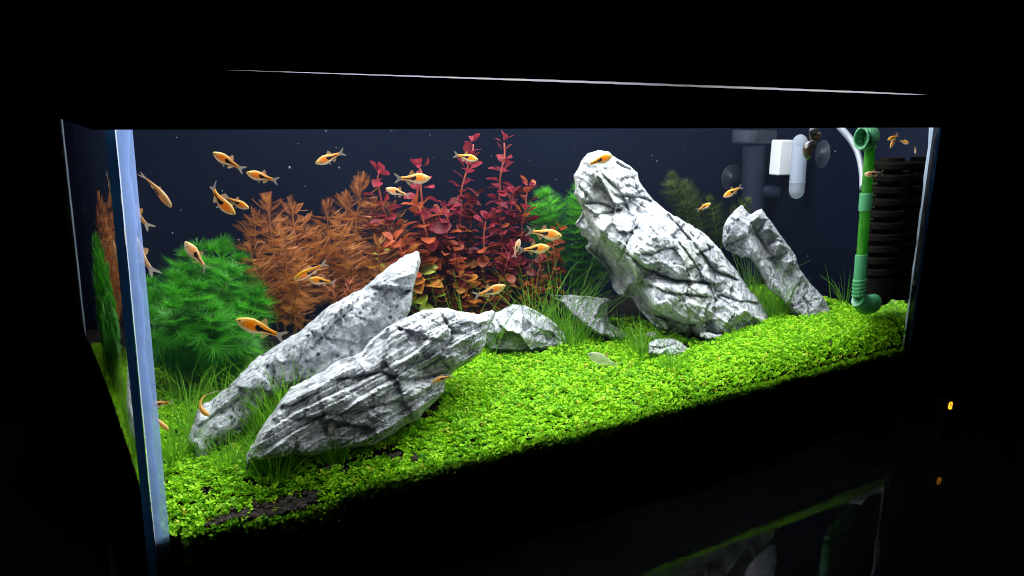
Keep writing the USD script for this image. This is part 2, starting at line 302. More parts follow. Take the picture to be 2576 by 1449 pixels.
i, j = np.meshgrid(np.arange(ny-1), np.arange(nx-1), indexing='ij'); q = i*nx + j
f = np.vstack([np.stack([q, q+1, q+nx+1], -1).reshape(-1, 3), np.stack([q, q+nx+1, q+nx], -1).reshape(-1, 3)])
rim = np.concatenate([np.arange(nx), nx-1+nx*np.arange(1, ny), (ny-1)*nx + np.arange(nx-2, -1, -1), nx*np.arange(ny-2, 0, -1)])
low = v[rim].copy(); low[:, 2] = .006; b0 = len(v); v = np.vstack([v, low]); k_ = len(rim)
f = np.vstack([f] + [[[rim[a], b0+a, b0+(a+1) % k_], [rim[a], b0+(a+1) % k_, rim[(a+1) % k_]]] for a in range(k_)])
obj('soil', (v, f), 'soil', smooth=False, kind='structure', label='black aquarium soil banked up behind the front glass', cat='soil')

def hit_ground(px, py):
    q, w = sight(px, py); s = np.linspace(0, .5, 1500); p = q + s[:, None]*w
    k = np.argmax((p[:, 2] < ground(p[:, 0], p[:, 1])))
    return p[k]

# ------------------------------------------------------------------ stones
FOOT = []
def stone(name, label, outline, plane, ctrl, mt, T0=.006, R0=.008, back=.02, step=.0009, strata=None, facets=None, rough=.0012, grooves=(), seed=1, edge=.0012, group=None, bend=None):
    px0, py0, Y0, nx_, nz_ = plane
    n = unit([nx_, -1, nz_]); p0 = at(px0, py0, Y0)
    es = unit(np.cross([0, 0, 1.0], n)) * -1
    if es[0] < 0: es = -es
    et = unit(np.cross(n, es));  et = et if et[2] > 0 else -et
    def flat(px, py):
        q, w = sight(px, py); p = q + w*np.dot(p0 - q, n)/np.dot(w, n); return np.array([(p-p0) @ es, (p-p0) @ et])
    poly = np.array([flat(*o) for o in outline])
    ring_ = LineString(np.vstack([poly, poly[:1]])); m_ = int(ring_.length/step)
    b = np.array([ring_.interpolate(k/m_, normalized=True).coords[0] for k in range(m_)])
    tt = np.roll(b, -1, 0) - np.roll(b, 1, 0); nn = unit(np.stack([tt[:, 1], -tt[:, 0]], 1))
    b = b + nn*(edge*(noise(b, 90, seed) + .7*noise(b, 320, seed+2)))[:, None]
    P = Polygon(b).buffer(0); P = max(P.geoms, key=lambda g_: g_.area) if P.geom_type != 'Polygon' else P
    b = np.array(P.exterior.coords)[:-1]
    x0, y0, x1, y1 = P.bounds
    X, Y = np.meshgrid(np.arange(x0, x1, step), np.arange(y0, y1, step*.9)); X[1::2] += step/2
    g_ = np.stack([X.ravel(), Y.ravel()], 1) + R.uniform(-.25, .25, (X.size, 2))*step
    g_ = g_[shapely.contains_xy(P, g_[:, 0], g_[:, 1])]
    tree = cKDTree(b); d, _ = tree.query(g_); g_ = g_[d > step*.6]
    pts = np.vstack([b, g_]); d = np.concatenate([np.zeros(len(b)), cKDTree(b).query(g_)[0]])
    tri = Delaunay(pts).simplices
    c = pts[tri].mean(1); tri = tri[shapely.contains_xy(P.buffer(step*.05), c[:, 0], c[:, 1])]
    a_ = pts[tri]; cr = (a_[:, 1]-a_[:, 0])[:, 0]*(a_[:, 2]-a_[:, 0])[:, 1] - (a_[:, 1]-a_[:, 0])[:, 1]*(a_[:, 2]-a_[:, 0])[:, 0]
    tri = tri[np.abs(cr) > 1e-12]; cr = cr[np.abs(cr) > 1e-12]; tri[cr < 0] = tri[cr < 0][:, ::-1]
    cp = np.array([flat(o[0], o[1]) for o in ctrl]); ch = np.array([o[2] for o in ctrl])
    bs = b[::max(1, len(b)//90)]
    wob = np.stack([noise(pts, 45, seed+11), noise(pts, 45, seed+12)], 1)*.004
    hc = LinearNDInterpolator(np.vstack([cp, bs]), np.concatenate([ch, np.zeros(len(bs))]), fill_value=0)(pts + wob)
    rel = np.zeros(len(pts))
    if facets:
        for size, amp in (facets, (facets[0]*.42, facets[1]*.5)):
            cc = R.uniform([x0, y0], [x1, y1], (max(6, int((x1-x0)*(y1-y0)/size**2)), 2)); sl = R.normal(0, amp, cc.shape); off = R.normal(0, amp*size*.3, len(cc))
            kk = cKDTree(cc).query(pts + wob*1.6 + .0012*np.stack([noise(pts, 260, seed+61), noise(pts, 260, seed+62)], 1))[1]; rel += ((pts - cc[kk])*sl[kk]).sum(1) + off[kk]
    if strata:
        (ax, ay), (bx, by), lam, amp = strata; u = unit(flat(bx, by) - flat(ax, ay)); w = np.array([-u[1], u[0]])
        al, ac = pts @ u, pts @ w
        for mul, am in ((1, 1), (.43, .5), (.2, .28)):
            ph = ac/(lam*mul) + 1.1*noise(np.stack([al*14, ac*40], 1), 1.0, seed+4) + .5*noise(np.stack([al*60, ac*110], 1), 1.0, seed+6); fr = ph - np.floor(ph)
            gate = .35 + .65*np.clip(.5 + 1.2*noise(np.stack([al*22, np.floor(ph)*3.7], 1), 1.0, seed+8), 0, 1)
            rel += amp*am*gate*(np.where(fr < .86, fr/.86, (1-fr)/.14) - .5)
    rel += rough*(noise(pts, 70, seed+20, 5)*1.6 + np.abs(noise(pts, 240, seed+21, 3))*-.9 + .25)
    for gr in grooves:
        line, wd, dp = gr; lp = np.array([flat(*o) for o in line]); q2 = pts + wob*.6 + .0011*np.stack([noise(pts, 170, seed+71), noise(pts, 170, seed+72)], 1); dd = np.full(len(pts), 9.0); sd = np.zeros(len(pts))
        for a_, b_ in zip(lp[:-1], lp[1:]):                 # a crack: narrow notch, the rock above it standing a little proud
            e = b_ - a_; u = np.clip(((q2-a_) @ e)/(e @ e), 0, 1); d1 = np.linalg.norm(q2 - a_ - u[:, None]*e, axis=1); cr_ = np.sign(e[0]*(q2-a_)[:, 1] - e[1]*(q2-a_)[:, 0])*(1 if e[0] > 0 else -1)
            nr = d1 < dd; dd = np.where(nr, d1, dd); sd = np.where(nr, cr_, sd)
        vary = np.clip(.6 + .9*noise(pts, 90, seed+30), .1, 1.25)
        rel += vary*dp*(.42*sd*np.exp(-dd/(wd*3.2))*np.clip(dd/(wd*.25), 0, 1) - .75*np.exp(-dd/(wd*.62)))
    prof = np.sqrt(np.clip(1-(1-np.minimum(d/R0, 1))**2, 0, 1))
    h = prof*(T0 + hc + rel*np.minimum(1, d/(R0*.6)))
    hb = prof*back*(1 + .25*noise(pts, 30, seed+40))
    nb = len(b); wn = sight(*np.mean(outline, 0))[1]; wn = wn/np.dot(wn, n)
    to3 = lambda q2, hh: p0 + q2[:, :1]*es + q2[:, 1:2]*et + hh[:, None]*wn
    if bend:
        bp = np.array([flat(o[0], o[1]) for o in bend]); bh = np.array([o[2] for o in bend]); dd = np.linalg.norm(pts[:, None] - bp[None], axis=2) + 1e-4
        wt = dd**-3.0; bd = (wt*bh).sum(1)/wt.sum(1); wv = sight(px0, py0)[1]; wv = wv/abs(np.dot(wv, n))
    else: bd, wv = np.zeros(len(pts)), np.zeros(3)
    vf = to3(pts, h); vb = to3(pts[nb:], -hb[nb:])
    vf = vf - bd[:, None]*wv; vb = vb - bd[nb:, None]*wv
    mp = np.concatenate([np.arange(nb), np.arange(len(pts), len(pts)+len(pts)-nb)])
    f = np.vstack([tri, mp[tri][:, ::-1]])
    flip = np.dot(np.cross(es, et), n) < 0
    if flip: f = f[:, ::-1]
    v = np.vstack([vf, vb])
    o = obj(name, (v, f), mt, smooth=True, label=label, cat='stone', group=group)
    near = v[np.abs(v[:, 2] - ground(v[:, 0], v[:, 1])) < .012][:, :2]
    if len(near) > 10: FOOT.append(near)
    return o

def c5(*p): return [(1341.7+.4409*a, 319.4+.4409*b) for a, b in p]
def c7(*p): return [(415.3+.3747*a, 734.7+.3747*b) for a, b in p]
def c8(*p): return [((2126+a/1.673)/1.5652, (512+b/1.673)/1.5652) for a, b in p]
def k8(*p): return [((2126+a/1.673)/1.5652, (512+b/1.673)/1.5652, c) for a, b, c in p]
def k5(*p): return [(1341.7+.4409*a, 319.4+.4409*b, c) for a, b, c in p]
def k7(*p): return [(415.3+.3747*a, 734.7+.3747*b, c) for a, b, c in p]
# the tall boulder leaning to the left, right of the middle
stone('leaning_boulder', 'tallest pale boulder leaning left above the carpet, right of the red plants',
    c5((360,120),(440,135),(500,175),(560,215),(605,255),(615,300),(650,350),(690,400),(740,445),(800,490),(880,535),(960,580),(1010,620),(1060,680),(1110,740),(1155,800),(1200,860),(1250,930),(1300,985),(1345,1030),(1378,1075),(1365,1120),(1330,1190),(1180,1215),(1060,1235),(960,1215),(900,1190),(830,1195),(760,1190),(700,1175),(640,1110),(590,1070),(570,1030),(540,1000),(480,990),(440,950),(410,860),(380,810),(330,760),(270,700),(255,680),(290,655),(250,620),(240,580),(205,545),(240,505),(260,470),(240,430),(215,385),(225,330),(210,270),(235,230),(265,180),(300,140)),
    (1640, 640, .132, .10, .30),
    k5((330,190,.012),(420,200,.013),(330,300,.018),(420,330,.020),(520,260,.012),(560,330,.012),(300,400,.017),(400,445,.0165),(390,412,.0145),(480,400,.016),(560,440,.014),(640,430,.012),
       (350,520,.020),(430,600,.022),(500,560,.021),(600,520,.020),(700,500,.014),(800,560,.013),(500,700,.034),(560,660,.036),(620,610,.036),(720,620,.034),(830,650,.026),(930,720,.025),(960,640,.014),
       (640,760,.036),(760,760,.040),(880,790,.036),(600,800,.031),(650,828,.029),(720,842,.029),(800,850,.029),(880,855,.028),(960,862,.026),(1010,872,.022),(600,880,.028),(660,858,.033),(720,874,.037),(790,880,.039),(850,884,.040),(920,886,.039),(985,892,.036),(720,915,.039),(850,925,.043),(980,920,.038),(760,960,.040),(900,970,.044),(1000,1000,.038),(700,985,.032),(820,1030,.040),(760,1060,.026),(900,1075,.036),(1000,1075,.032),(930,1120,.020),
       (1040,760,.014),(1100,850,.016),(1080,940,.014),(1100,990,.024),(1180,960,.020),(1200,1020,.026),(1250,1050,.024),(1300,1085,.018),(1120,1080,.028),(1100,1140,.026),(1050,1160,.020),
       (300,560,.004),(300,660,-.002),(380,690,-.004),(400,760,-.010),(450,860,-.012),(500,880,-.010),(560,960,-.008),(640,1040,-.006),(720,1120,-.006),(820,1135,.0)),
    'stone_pale', T0=.006, R0=.004, back=.035, facets=(.022, .20), strata=((1500, 520), (1900, 800), .0150, .0022), rough=.0017, seed=3, edge=.0022,
    bend=k5((360,130,.0),(600,260,.0),(800,490,.0),(1060,680,.0),(1300,985,.0),(1378,1075,.0),(1180,1200,.0),(1000,1225,0),(430,600,.0),(620,760,.0),(720,960,0),(230,330,-.006),(205,545,-.022),(255,680,-.034),(330,760,-.038),(400,850,-.040),(440,950,-.038),(540,1000,-.034),(600,1080,-.030),(700,1175,-.020),(830,1195,-.008)),
    grooves=[(c8((640,590),(600,700),(540,830),(520,850)), .0013, .006), (c8((560,420),(680,430),(760,455)), .0014, .006), (c8((860,540),(980,680),(1060,790),(1150,900),(1280,960)), .0016, .008), (c8((1060,790),(1160,760)), .0011, .005),
             (c8((640,840),(700,885),(800,930),(900,965),(1000,975),(1110,980)), .0022, .010), (c8((1110,980),(1155,1090),(1140,1210)), .0013, .006), (c8((730,1000),(820,1030),(960,1050),(1090,1065)), .0014, .006), (c8((800,1180),(870,1220),(950,1250),(1130,1225)), .0020, .008),
             (c8((300,470),(390,465),(480,490)), .0022, .007), (c8((400,550),(470,530),(540,508)), .0016, .006), (c8((520,200),(580,230),(650,265)), .0013, .005), (c8((570,310),(620,300),(665,285)), .0010, .004), (c8((240,480),(340,610),(420,740),(540,860),(620,980),(700,1080)), .0024, .007),
             (c8((690,800),(760,800),(820,770),(900,770)), .0010, .004), (c8((900,700),(1000,830),(1080,960)), .0012, .005), (c8((1180,1060),(1300,1100),(1420,1120)), .0012, .005), (c8((470,330),(560,420),(600,520)), .0011, .004), (c8((300,380),(340,430)), .0012, .005)])
# the dark slab right of it
stone('leaning_slab', 'grey dark-faced slab leaning left beside the tall boulder, near the sponge filter',
    c8((1330,478),(1385,545),(1430,520),(1460,505),(1500,560),(1550,630),(1600,700),(1650,770),(1690,830),(1715,910),(1780,1000),(1870,1090),(1930,1200),(1925,1240),(1880,1270),(1850,1330),(1780,1330),(1720,1270),(1640,1190),(1590,1130),(1500,1050),(1480,1010),(1440,930),(1380,850),(1330,850),(1270,820),(1215,790),(1192,740),(1200,640),(1230,580),(1270,530)),
    (2070, 810, .104, -.30, .25),
    k8((1330,560,.012),(1260,620,.012),(1230,680,.010),(1330,680,.016),(1240,760,.000),(1300,780,-.002),(1350,760,.004),(1400,600,.018),(1385,670,.020),(1450,570,.016),(1520,640,.013),(1590,740,.012),(1660,850,.010),(1440,680,-.002),(1500,760,-.008),(1560,840,-.010),(1620,920,-.009),(1690,1000,-.006),(1740,1060,.004),(1420,770,.026),(1480,880,.027),(1530,970,.026),(1600,1040,.019),(1680,1120,.017),(1760,1210,.015),(1460,850,.018),(1520,1020,.016),(1620,1130,.014),(1700,1210,.012),(1820,1150,.010),(1860,1220,.010),(1790,1290,.010)),
    'stone_grey', T0=.004, R0=.003, back=.02, facets=(.020, .20), strata=((1820, 560), (2060, 800), .016, .0012), rough=.0013, seed=9, edge=.0012,
    grooves=[(c8((1440,660),(1510,790),(1600,920),(1700,1040),(1780,1120)), .003, .004), (c8((1390,700),(1450,830),(1520,960)), .0014, .003)])
# long slab at the left
stone('long_slab', 'long pitted pale slab rising from the left front to a high tip, behind the layered stone',
    c7((1690,-290),(1720,-270),(1728,-190),(1700,-90),(1680,0),(1670,100),(1600,260),(1450,360),(1300,470),(1150,560),(1000,620),(880,640),(790,690),(700,740),(640,810),(590,890),(530,960),(440,1010),(340,1080),(320,1130),(260,1170),(180,1140),(190,1080),(110,1020),(150,940),(180,860),(190,790),(240,740),(330,690),(420,620),(520,520),(620,420),(720,360),(830,280),(920,230),(1000,150),(1090,80),(1200,20),(1310,-30),(1400,-110),(1500,-190),(1600,-260)),
    (700, 900, .10, .05, .55),
    k7((1680,-220,.004),(1640,-120,.012),(1500,-80,.012),(1400,0,.013),(1560,40,.012),(1450,130,.012),(1300,80,.012),(1250,60,.017),(1150,120,.016),(1200,240,.012),(1080,330,.012),(1000,250,.015),(1100,200,.017),(900,310,.015),(950,400,.012),(780,400,.015),(700,480,.014),(820,430,.012),(600,560,.014),(520,640,.014),(430,720,.014),(560,680,.011),(350,810,.014),(270,800,.012),(240,890,.012),(330,920,.013),(430,860,.014),(500,790,.012),(280,1010,.012),(220,1060,.008),(400,940,.010)),
    'stone_pitted', T0=.004, R0=.005, back=.018, facets=(.03, .12), strata=((520, 1100), (1050, 660), .03, .0016), rough=.0019, seed=15, edge=.0018,
    grooves=[(c7((310,820),(400,760),(480,710),(560,670),(600,640)), .0016, .005), (c7((1370,-60),(1250,100),(1150,180),(1080,260),(1000,330)), .002, .0045), (c7((420,930),(520,890)), .0016, .004)])
# layered stone in front of it
stone('layered_stone', 'layered black and white striped stone lying in front of the long slab',
    c7((2200,110),(2226,135),(2215,190),(2170,280),(2165,350),(2130,420),(2060,480),(1960,530),(1900,600),(1880,680),(1800,760),(1700,870),(1600,920),(1500,990),(1400,1040),(1280,1060),(1130,1080),(1000,1110),(850,1110),(700,1130),(580,1150),(560,1240),(530,1240),(528,1100),(560,1040),(600,980),(640,890),(700,810),(760,720),(840,620),(950,570),(1050,520),(1150,450),(1300,400),(1380,310),(1480,220),(1600,170),(1720,110),(1800,100),(1900,90),(1960,115),(2030,125),(2100,135),(2150,115)),
    (900, 960, .052, .06, .72),
    k7((2150,170,.008),(2050,190,.014),(1950,170,.010),(1850,160,.008),(2080,330,.012),(1950,300,.017),(1850,260,.020),(1700,240,.014),(1560,270,.012),(1750,380,.020),(1900,430,.014),(1950,490,.006),(1500,400,.018),(1600,470,.016),(1700,500,.007),(1300,480,.016),(1420,540,.019),(1500,600,.022),(1620,620,.016),(1760,620,.012),(1150,560,.018),(1000,640,.017),(1200,700,.022),(1350,700,.023),(1450,740,.018),(1600,760,.010),(1700,730,.010),(850,720,.015),(950,800,.020),(1050,850,.018),(1100,900,.010),(1300,860,.012),(1450,860,.014),(1550,880,.010),(1250,960,.010),(1400,980,.008),(750,880,.016),(680,960,.014),(800,960,.016),(950,960,.012),(700,1060,.010),(850,1060,.008)),
    'stone_strata', T0=.004, R0=.0045, back=.022, step=.0008, facets=(.028, .12), strata=((640, 1120), (1240, 800), .0105, .0054), rough=.0015, seed=22, edge=.0014,
    grooves=[(c7((1050,540),(1060,640),(1090,720),(1110,800)), .0012, .004), (c7((1880,180),(1920,240),(1900,330),(1840,420),(1900,480)), .0018, .006), (c7((1200,560),(1350,540),(1480,520),(1600,570),(1800,560),(1950,500)), .0022, .006), (c7((1100,800),(1300,780),(1500,720),(1650,690)), .0018, .005), (c7((760,750),(900,720),(1050,640)), .0014, .004)])
# smaller stones
stone('flat_stone', 'grey angular flat-topped stone lying at the left foot of the tall boulder',
    c5((80,945),(180,950),(300,955),(420,970),(460,990),(430,1010),(430,1060),(440,1110),(500,1150),(550,1190),(540,1230),(440,1225),(360,1190),(300,1150),(240,1100),(200,1060),(160,1010),(100,980)),
    (1480, 800, .150, -.05, .6), k5((180,985,.008),(300,1000,.012),(400,1000,.010),(250,1060,.014),(350,1070,.015),(400,1090,.012),(330,1130,.016),(420,1160,.018),(480,1180,.016),(300,1110,.012),(460,1200,.014),(220,1040,.012),(520,1190,.010),(380,1180,.013),(440,1050,.012)),
    'stone_grey', T0=.004, R0=.003, back=.015, facets=(.012, .22), rough=.0013, seed=31, edge=.0014)
stone('pale_stone', 'low pale rounded stone behind the tip of the layered stone',
    [(1205,790),(1250,782),(1290,762),(1320,765),(1360,785),(1400,812),(1432,845),(1425,875),(1320,892),(1230,880),(1205,835)],
    (1320, 830, .148, 0, .6), [(1290,790,.010),(1330,800,.013),(1380,825,.010),(1300,840,.013),(1250,820,.009),(1360,850,.008)],
    'stone_pale', T0=.004, R0=.003, back=.012, facets=(.016, .32), rough=.0012, seed=37, edge=.0010)
stone('small_stone', 'smallest pale stone with dark creases on the carpet before the tall boulder',
    c5((650,1225),(690,1205),(740,1200),(800,1203),(850,1225),(880,1255),(918,1270),(890,1305),(840,1325),(780,1320),(760,1350),(740,1320),(690,1310),(652,1300)),
    (1690, 880, .077, 0, .6), k5((700,1240,.006),(780,1235,.008),(840,1260,.009),(720,1290,.006),(800,1290,.009)),
    'stone_pale', T0=.004, R0=.0025, back=.008, step=.0006, facets=(.008, .25), rough=.001, seed=41, edge=.0010, grooves=[(c5((660,1240),(740,1245),(800,1225)), .001, .003)])
stone('broken_stone', 'small white broken stone tucked under the right foot of the tall boulder',
    c5((935,1175),(965,1160),(1010,1165),(1050,1180),(1082,1175),(1075,1205),(1030,1222),(985,1225),(945,1205)),
    (1785, 845, .086, 0, .5), k5((970,1185,.006),(1010,1195,.008),(1050,1195,.006)),
    'stone_pale', T0=.004, R0=.0025, back=.008, step=.0006, facets=(.008, .25), rough=.001, seed=43, edge=.0010)
stone('buried_stone', 'small grey stone half buried below the left edge of the tall boulder',
    c5((640,1175),(670,1160),(705,1170),(712,1205),(680,1215),(645,1205)), (1640, 845, .098, 0, .4), k5((675,1185,.005)),
    'stone_grey', T0=.003, R0=.004, back=.008, step=.0006, facets=(.008, .2), rough=.001, seed=47, edge=.0008)

# ------------------------------------------------------------------ carpet of small round leaves
def leaf_disc(p, d, up, ln, wd, cup=.25, k=6):
    """one rounded, slightly cupped leaf from p along d: fan of triangles"""
    s = unit(np.cross(up, d)); up = np.cross(d, s)
    an = np.linspace(0, 2*np.pi, k, endpoint=False)
    rim_ = np.array([p + d*ln*(.5-.5*math.cos(a)) + s*wd*.5*math.sin(a) + up*cup*ln*(.3*abs(math.sin(a)) - .25*(.5-.5*math.cos(a))**2) for a in an])
    v = np.vstack([p + d*ln*.5, rim_]); return v, np.array([[0, 1+i, 1+(i+1) % k] for i in range(k)])
def sprig(seed):
    r = np.random.default_rng(seed); parts = []
    for k in range(6):
        a = k*2.4 + r.uniform(-.4, .4); el = r.uniform(.1, .9); h = .0006 + .0004*k
        d = np.array([math.cos(a)*math.cos(el), math.sin(a)*math.cos(el), math.sin(el)]); o = np.array([0, 0, h]) + d*.0005
        parts.append(leaf_disc(o, unit(d), np.array([0, 0, 1.0]), r.uniform(.0017, .0025), r.uniform(.0015, .0020)))
    return cat_mesh(*parts)
ext = R.uniform([SX0+.0022, SY0+.0008], [SX1-.0015, .245], (130000, 2))
foot = np.vstack(FOOT); dfoot = cKDTree(foot).query(ext)[0]
# keep an even spacing
order, grid, keep = np.arange(len(ext)), {}, []
cell = .00152
for q_ in order:
    k_ = (int(ext[q_, 0]/cell), int(ext[q_, 1]/cell))
    if k_ in grid: continue
    grid[k_] = 1; keep.append(q_)
ext = ext[keep]; dfoot = dfoot[keep]
bare = noise(ext, 55, 77, 3)
behind = ext[:, 1] - (.15 + .03*np.sin(ext[:, 0]*9))
ok = ~((bare < -.42)) & ((behind < 0) | (R.random(len(ext)) < np.clip(.8-behind*14, 0, 1)) | (ext[:, 0] > .5) | (ext[:, 0] < .1))
# a bare patch of soil grains along the front glass at the left
patch = [hit_ground(*p) for p in ((545,1330),(600,1312),(660,1300),(720,1285),(775,1272))]
dp = cKDTree(np.array(patch)[:, :2]).query(ext)[0]
spots = [hit_ground(*p) for p in ((525,1237),(980,1150),(995,1158),(690,1205),(1005,1150),(835,1183),(870,1190),(680,1235),(780,1255),(1500,880),(1540,875),(1510,885),(1560,870),(1660,885),(2060,860),(2090,868),(1940,870),(1900,850),(830,1186),(1040,1165))]
ds = cKDTree(np.array(spots)[:, :2]).query(ext)[0]
ok &= (dfoot > .0014) & (dp > .0034 + .003*bare) & (ds > .0026)
ext = ext[ok]
z = ground(ext[:, 0], ext[:, 1])
side_n = 5600
sx = R.uniform(SX0+.012, SX1, side_n); sz = ground(sx, np.full(side_n, SY0)) + .0016 - np.abs(R.normal(0, .0034, side_n))*(1+.9*noise(np.stack([sx, 0*sx], 1), 60, 8)) - .003*np.clip((sx-.3)/.3, 0, 1)*R.random(side_n)
okp = np.min(np.abs(sx[:, None] - np.array(patch)[None, :, 0]), 1) > .006*(R.random(side_n) < .7)
side_pos = np.stack([sx, np.full(side_n, SY0-.0004), sz], 1)[okp]
pos = np.vstack([np.column_stack([ext, z + R.uniform(-.0005, .0022, len(ext))]), side_pos])
ns = len(pos)
carpet = UsdGeom.PointInstancer.Define(stage, '/World/carpet_plants')
tag(carpet, 'dense bright green carpet of tiny round leaved plants covering the soil', 'carpet plants', kind='stuff')
protos = []
for k, mt in enumerate(('carpet_a', 'carpet_b', 'carpet_c', 'carpet_a', 'carpet_b', 'carpet_d')):
    pr = usdkit.mesh(stage, f'/World/carpet_plants/sprig_{k:03d}' if k else '/World/carpet_plants/sprig', sprig(100+k), M[mt]); protos.append(pr.GetPath())
carpet.CreatePrototypesRel().SetTargets(protos)
carpet.CreatePositionsAttr(Vt.Vec3fArray.FromNumpy(pos.astype(np.float32)))
patchy = noise(pos[:, :2], 40, 91, 2)
idx = np.where(R.random(ns) < .28 + .5*patchy, 1, np.where(R.random(ns) < .3 - .4*patchy, 2, 0)); idx = np.where((idx < 2) & (R.random(ns) < .5), idx+3, idx)
idx = np.where(R.random(ns) < .022, 5, idx)
carpet.CreateProtoIndicesAttr(Vt.IntArray.FromNumpy(idx.astype(np.int32)))
yawq = R.uniform(0, 2*np.pi, ns); tl = R.normal(0, .28, (ns, 2))
sidem = np.arange(ns) >= ns - len(side_pos)
tl[sidem, 0] += .8
qs = []
for k in range(ns):
    q1 = Gf.Rotation(Gf.Vec3d(0, 0, 1), math.degrees(yawq[k])); q2 = Gf.Rotation(Gf.Vec3d(1, 0, 0), math.degrees(tl[k, 0])); q3 = Gf.Rotation(Gf.Vec3d(0, 1, 0), math.degrees(tl[k, 1]))
    qq = (q1*q2*q3).GetQuat(); qs.append(Gf.Quath(qq.GetReal(), *map(float, qq.GetImaginary())))
carpet.CreateOrientationsAttr(Vt.QuathArray(qs))
sc = R.uniform(.55, 1.02, ns)*np.where(sidem, .85, 1); carpet.CreateScalesAttr(Vt.Vec3fArray.FromNumpy(np.repeat(sc[:, None], 3, 1).astype(np.float32)))

# soil grains
gp = []
for a_, b_ in zip(patch[:-1], patch[1:]):
    for k in range(110): u = R.random(); gp.append(a_*(1-u) + b_*u + np.array([R.normal(0, .0030), R.normal(0, .0022), 0]))
for s in spots:
    for k in range(R.integers(3, 9)): gp.append(s + np.array([R.normal(0, .0016), R.normal(0, .0016), 0]))
gp = np.array(gp); gp[:, 1] = np.maximum(gp[:, 1], SY0+.001)
gp[:, 2] = ground(gp[:, 0], gp[:, 1]) + R.uniform(.0002, .0022, len(gp))
gi = UsdGeom.PointInstancer.Define(stage, '/World/soil_grains')
tag(gi, 'loose black soil grains in the bare patches of the green carpet', 'soil grains', kind='stuff')
gpr = []
for k in range(3):
    s = trimesh.creation.icosphere(1, .0012); s.vertices = s.vertices*(1 + .45*noise(s.vertices, 900, k))[:, None]*[1, .9, .8]
    gpr.append(usdkit.mesh(stage, f'/World/soil_grains/grain_{k:03d}' if k else '/World/soil_grains/grain', s, M['soil_grain']).GetPath())
gi.CreatePrototypesRel().SetTargets(gpr); gi.CreatePositionsAttr(Vt.Vec3fArray.FromNumpy(gp.astype(np.float32))); gi.CreateProtoIndicesAttr(Vt.IntArray.FromNumpy(R.integers(0, 3, len(gp)).astype(np.int32)))
gi.CreateScalesAttr(Vt.Vec3fArray.FromNumpy(np.repeat(R.uniform(.7, 1.5, len(gp))[:, None], 3, 1).astype(np.float32)))

# ------------------------------------------------------------------ hair grass
def blade(p, d, ln, bend, w):
    side = unit(np.cross(d, FW)); out = unit(np.array([d[0], d[1], 0]) + 1e-6); pts = []
    for k in range(5):
        u = k/4; pts.append(p + d*ln*u + out*bend*ln*u*u - np.array([0, 0, 1])*bend*ln*.45*u**3)
    v = np.array([[q - side*w*(1-.85*k/4), q + side*w*(1-.85*k/4)] for k, q in enumerate(pts)]).reshape(-1, 3)
    f = [];  [f.extend([[2*k, 2*k+1, 2*k+3], [2*k, 2*k+3, 2*k+2]]) for k in range(4)]
    return v, np.array(f)
def tuft(px, py, hpx, n, spread, label, bend=.5, lean=(0, 0), w=.00036, Y=None):
    p = hit_ground(px, py) if Y is None else at(px, py, Y)
    p[2] = ground(p[:1], p[1:2])[0]; top = at(px, py-hpx, p[1]); h = max(.012, top[2]-p[2]); bl = []; n = int(n*1.3)
    for k in range(n):
        a = R.uniform(0, 2*np.pi); r = abs(R.normal(0, spread)); el = R.uniform(.85, 1.52)
        o = p + np.array([math.cos(a)*r, math.sin(a)*r, 0]); o[1] = max(o[1], SY0+.001); o[2] = ground(o[:1], o[1:2])[0]-.001
        d = unit([math.cos(a)*math.cos(el)*.8 + lean[0], math.sin(a)*math.cos(el)*.8 + lean[1], math.sin(el)])
        bl.append(blade(o, d, h*R.uniform(.8, 1.5), bend*R.uniform(.05, .9), w*R.uniform(.7, 1.2)))
    bv, bf = cat_mesh(*bl); bv[:, 0] = np.clip(bv[:, 0], SX0+.001, SX1-.001); bv[:, 1] = np.clip(bv[:, 1], SY0+.0004, SY1-.001)
    t = thing('grass_tuft', label, 'aquatic grass', 'tufts of fine green grass in the tank', loc=p)
    obj('blades', (bv, bf), 'grass_blade', t)
GB = 'tuft of fine green grass '
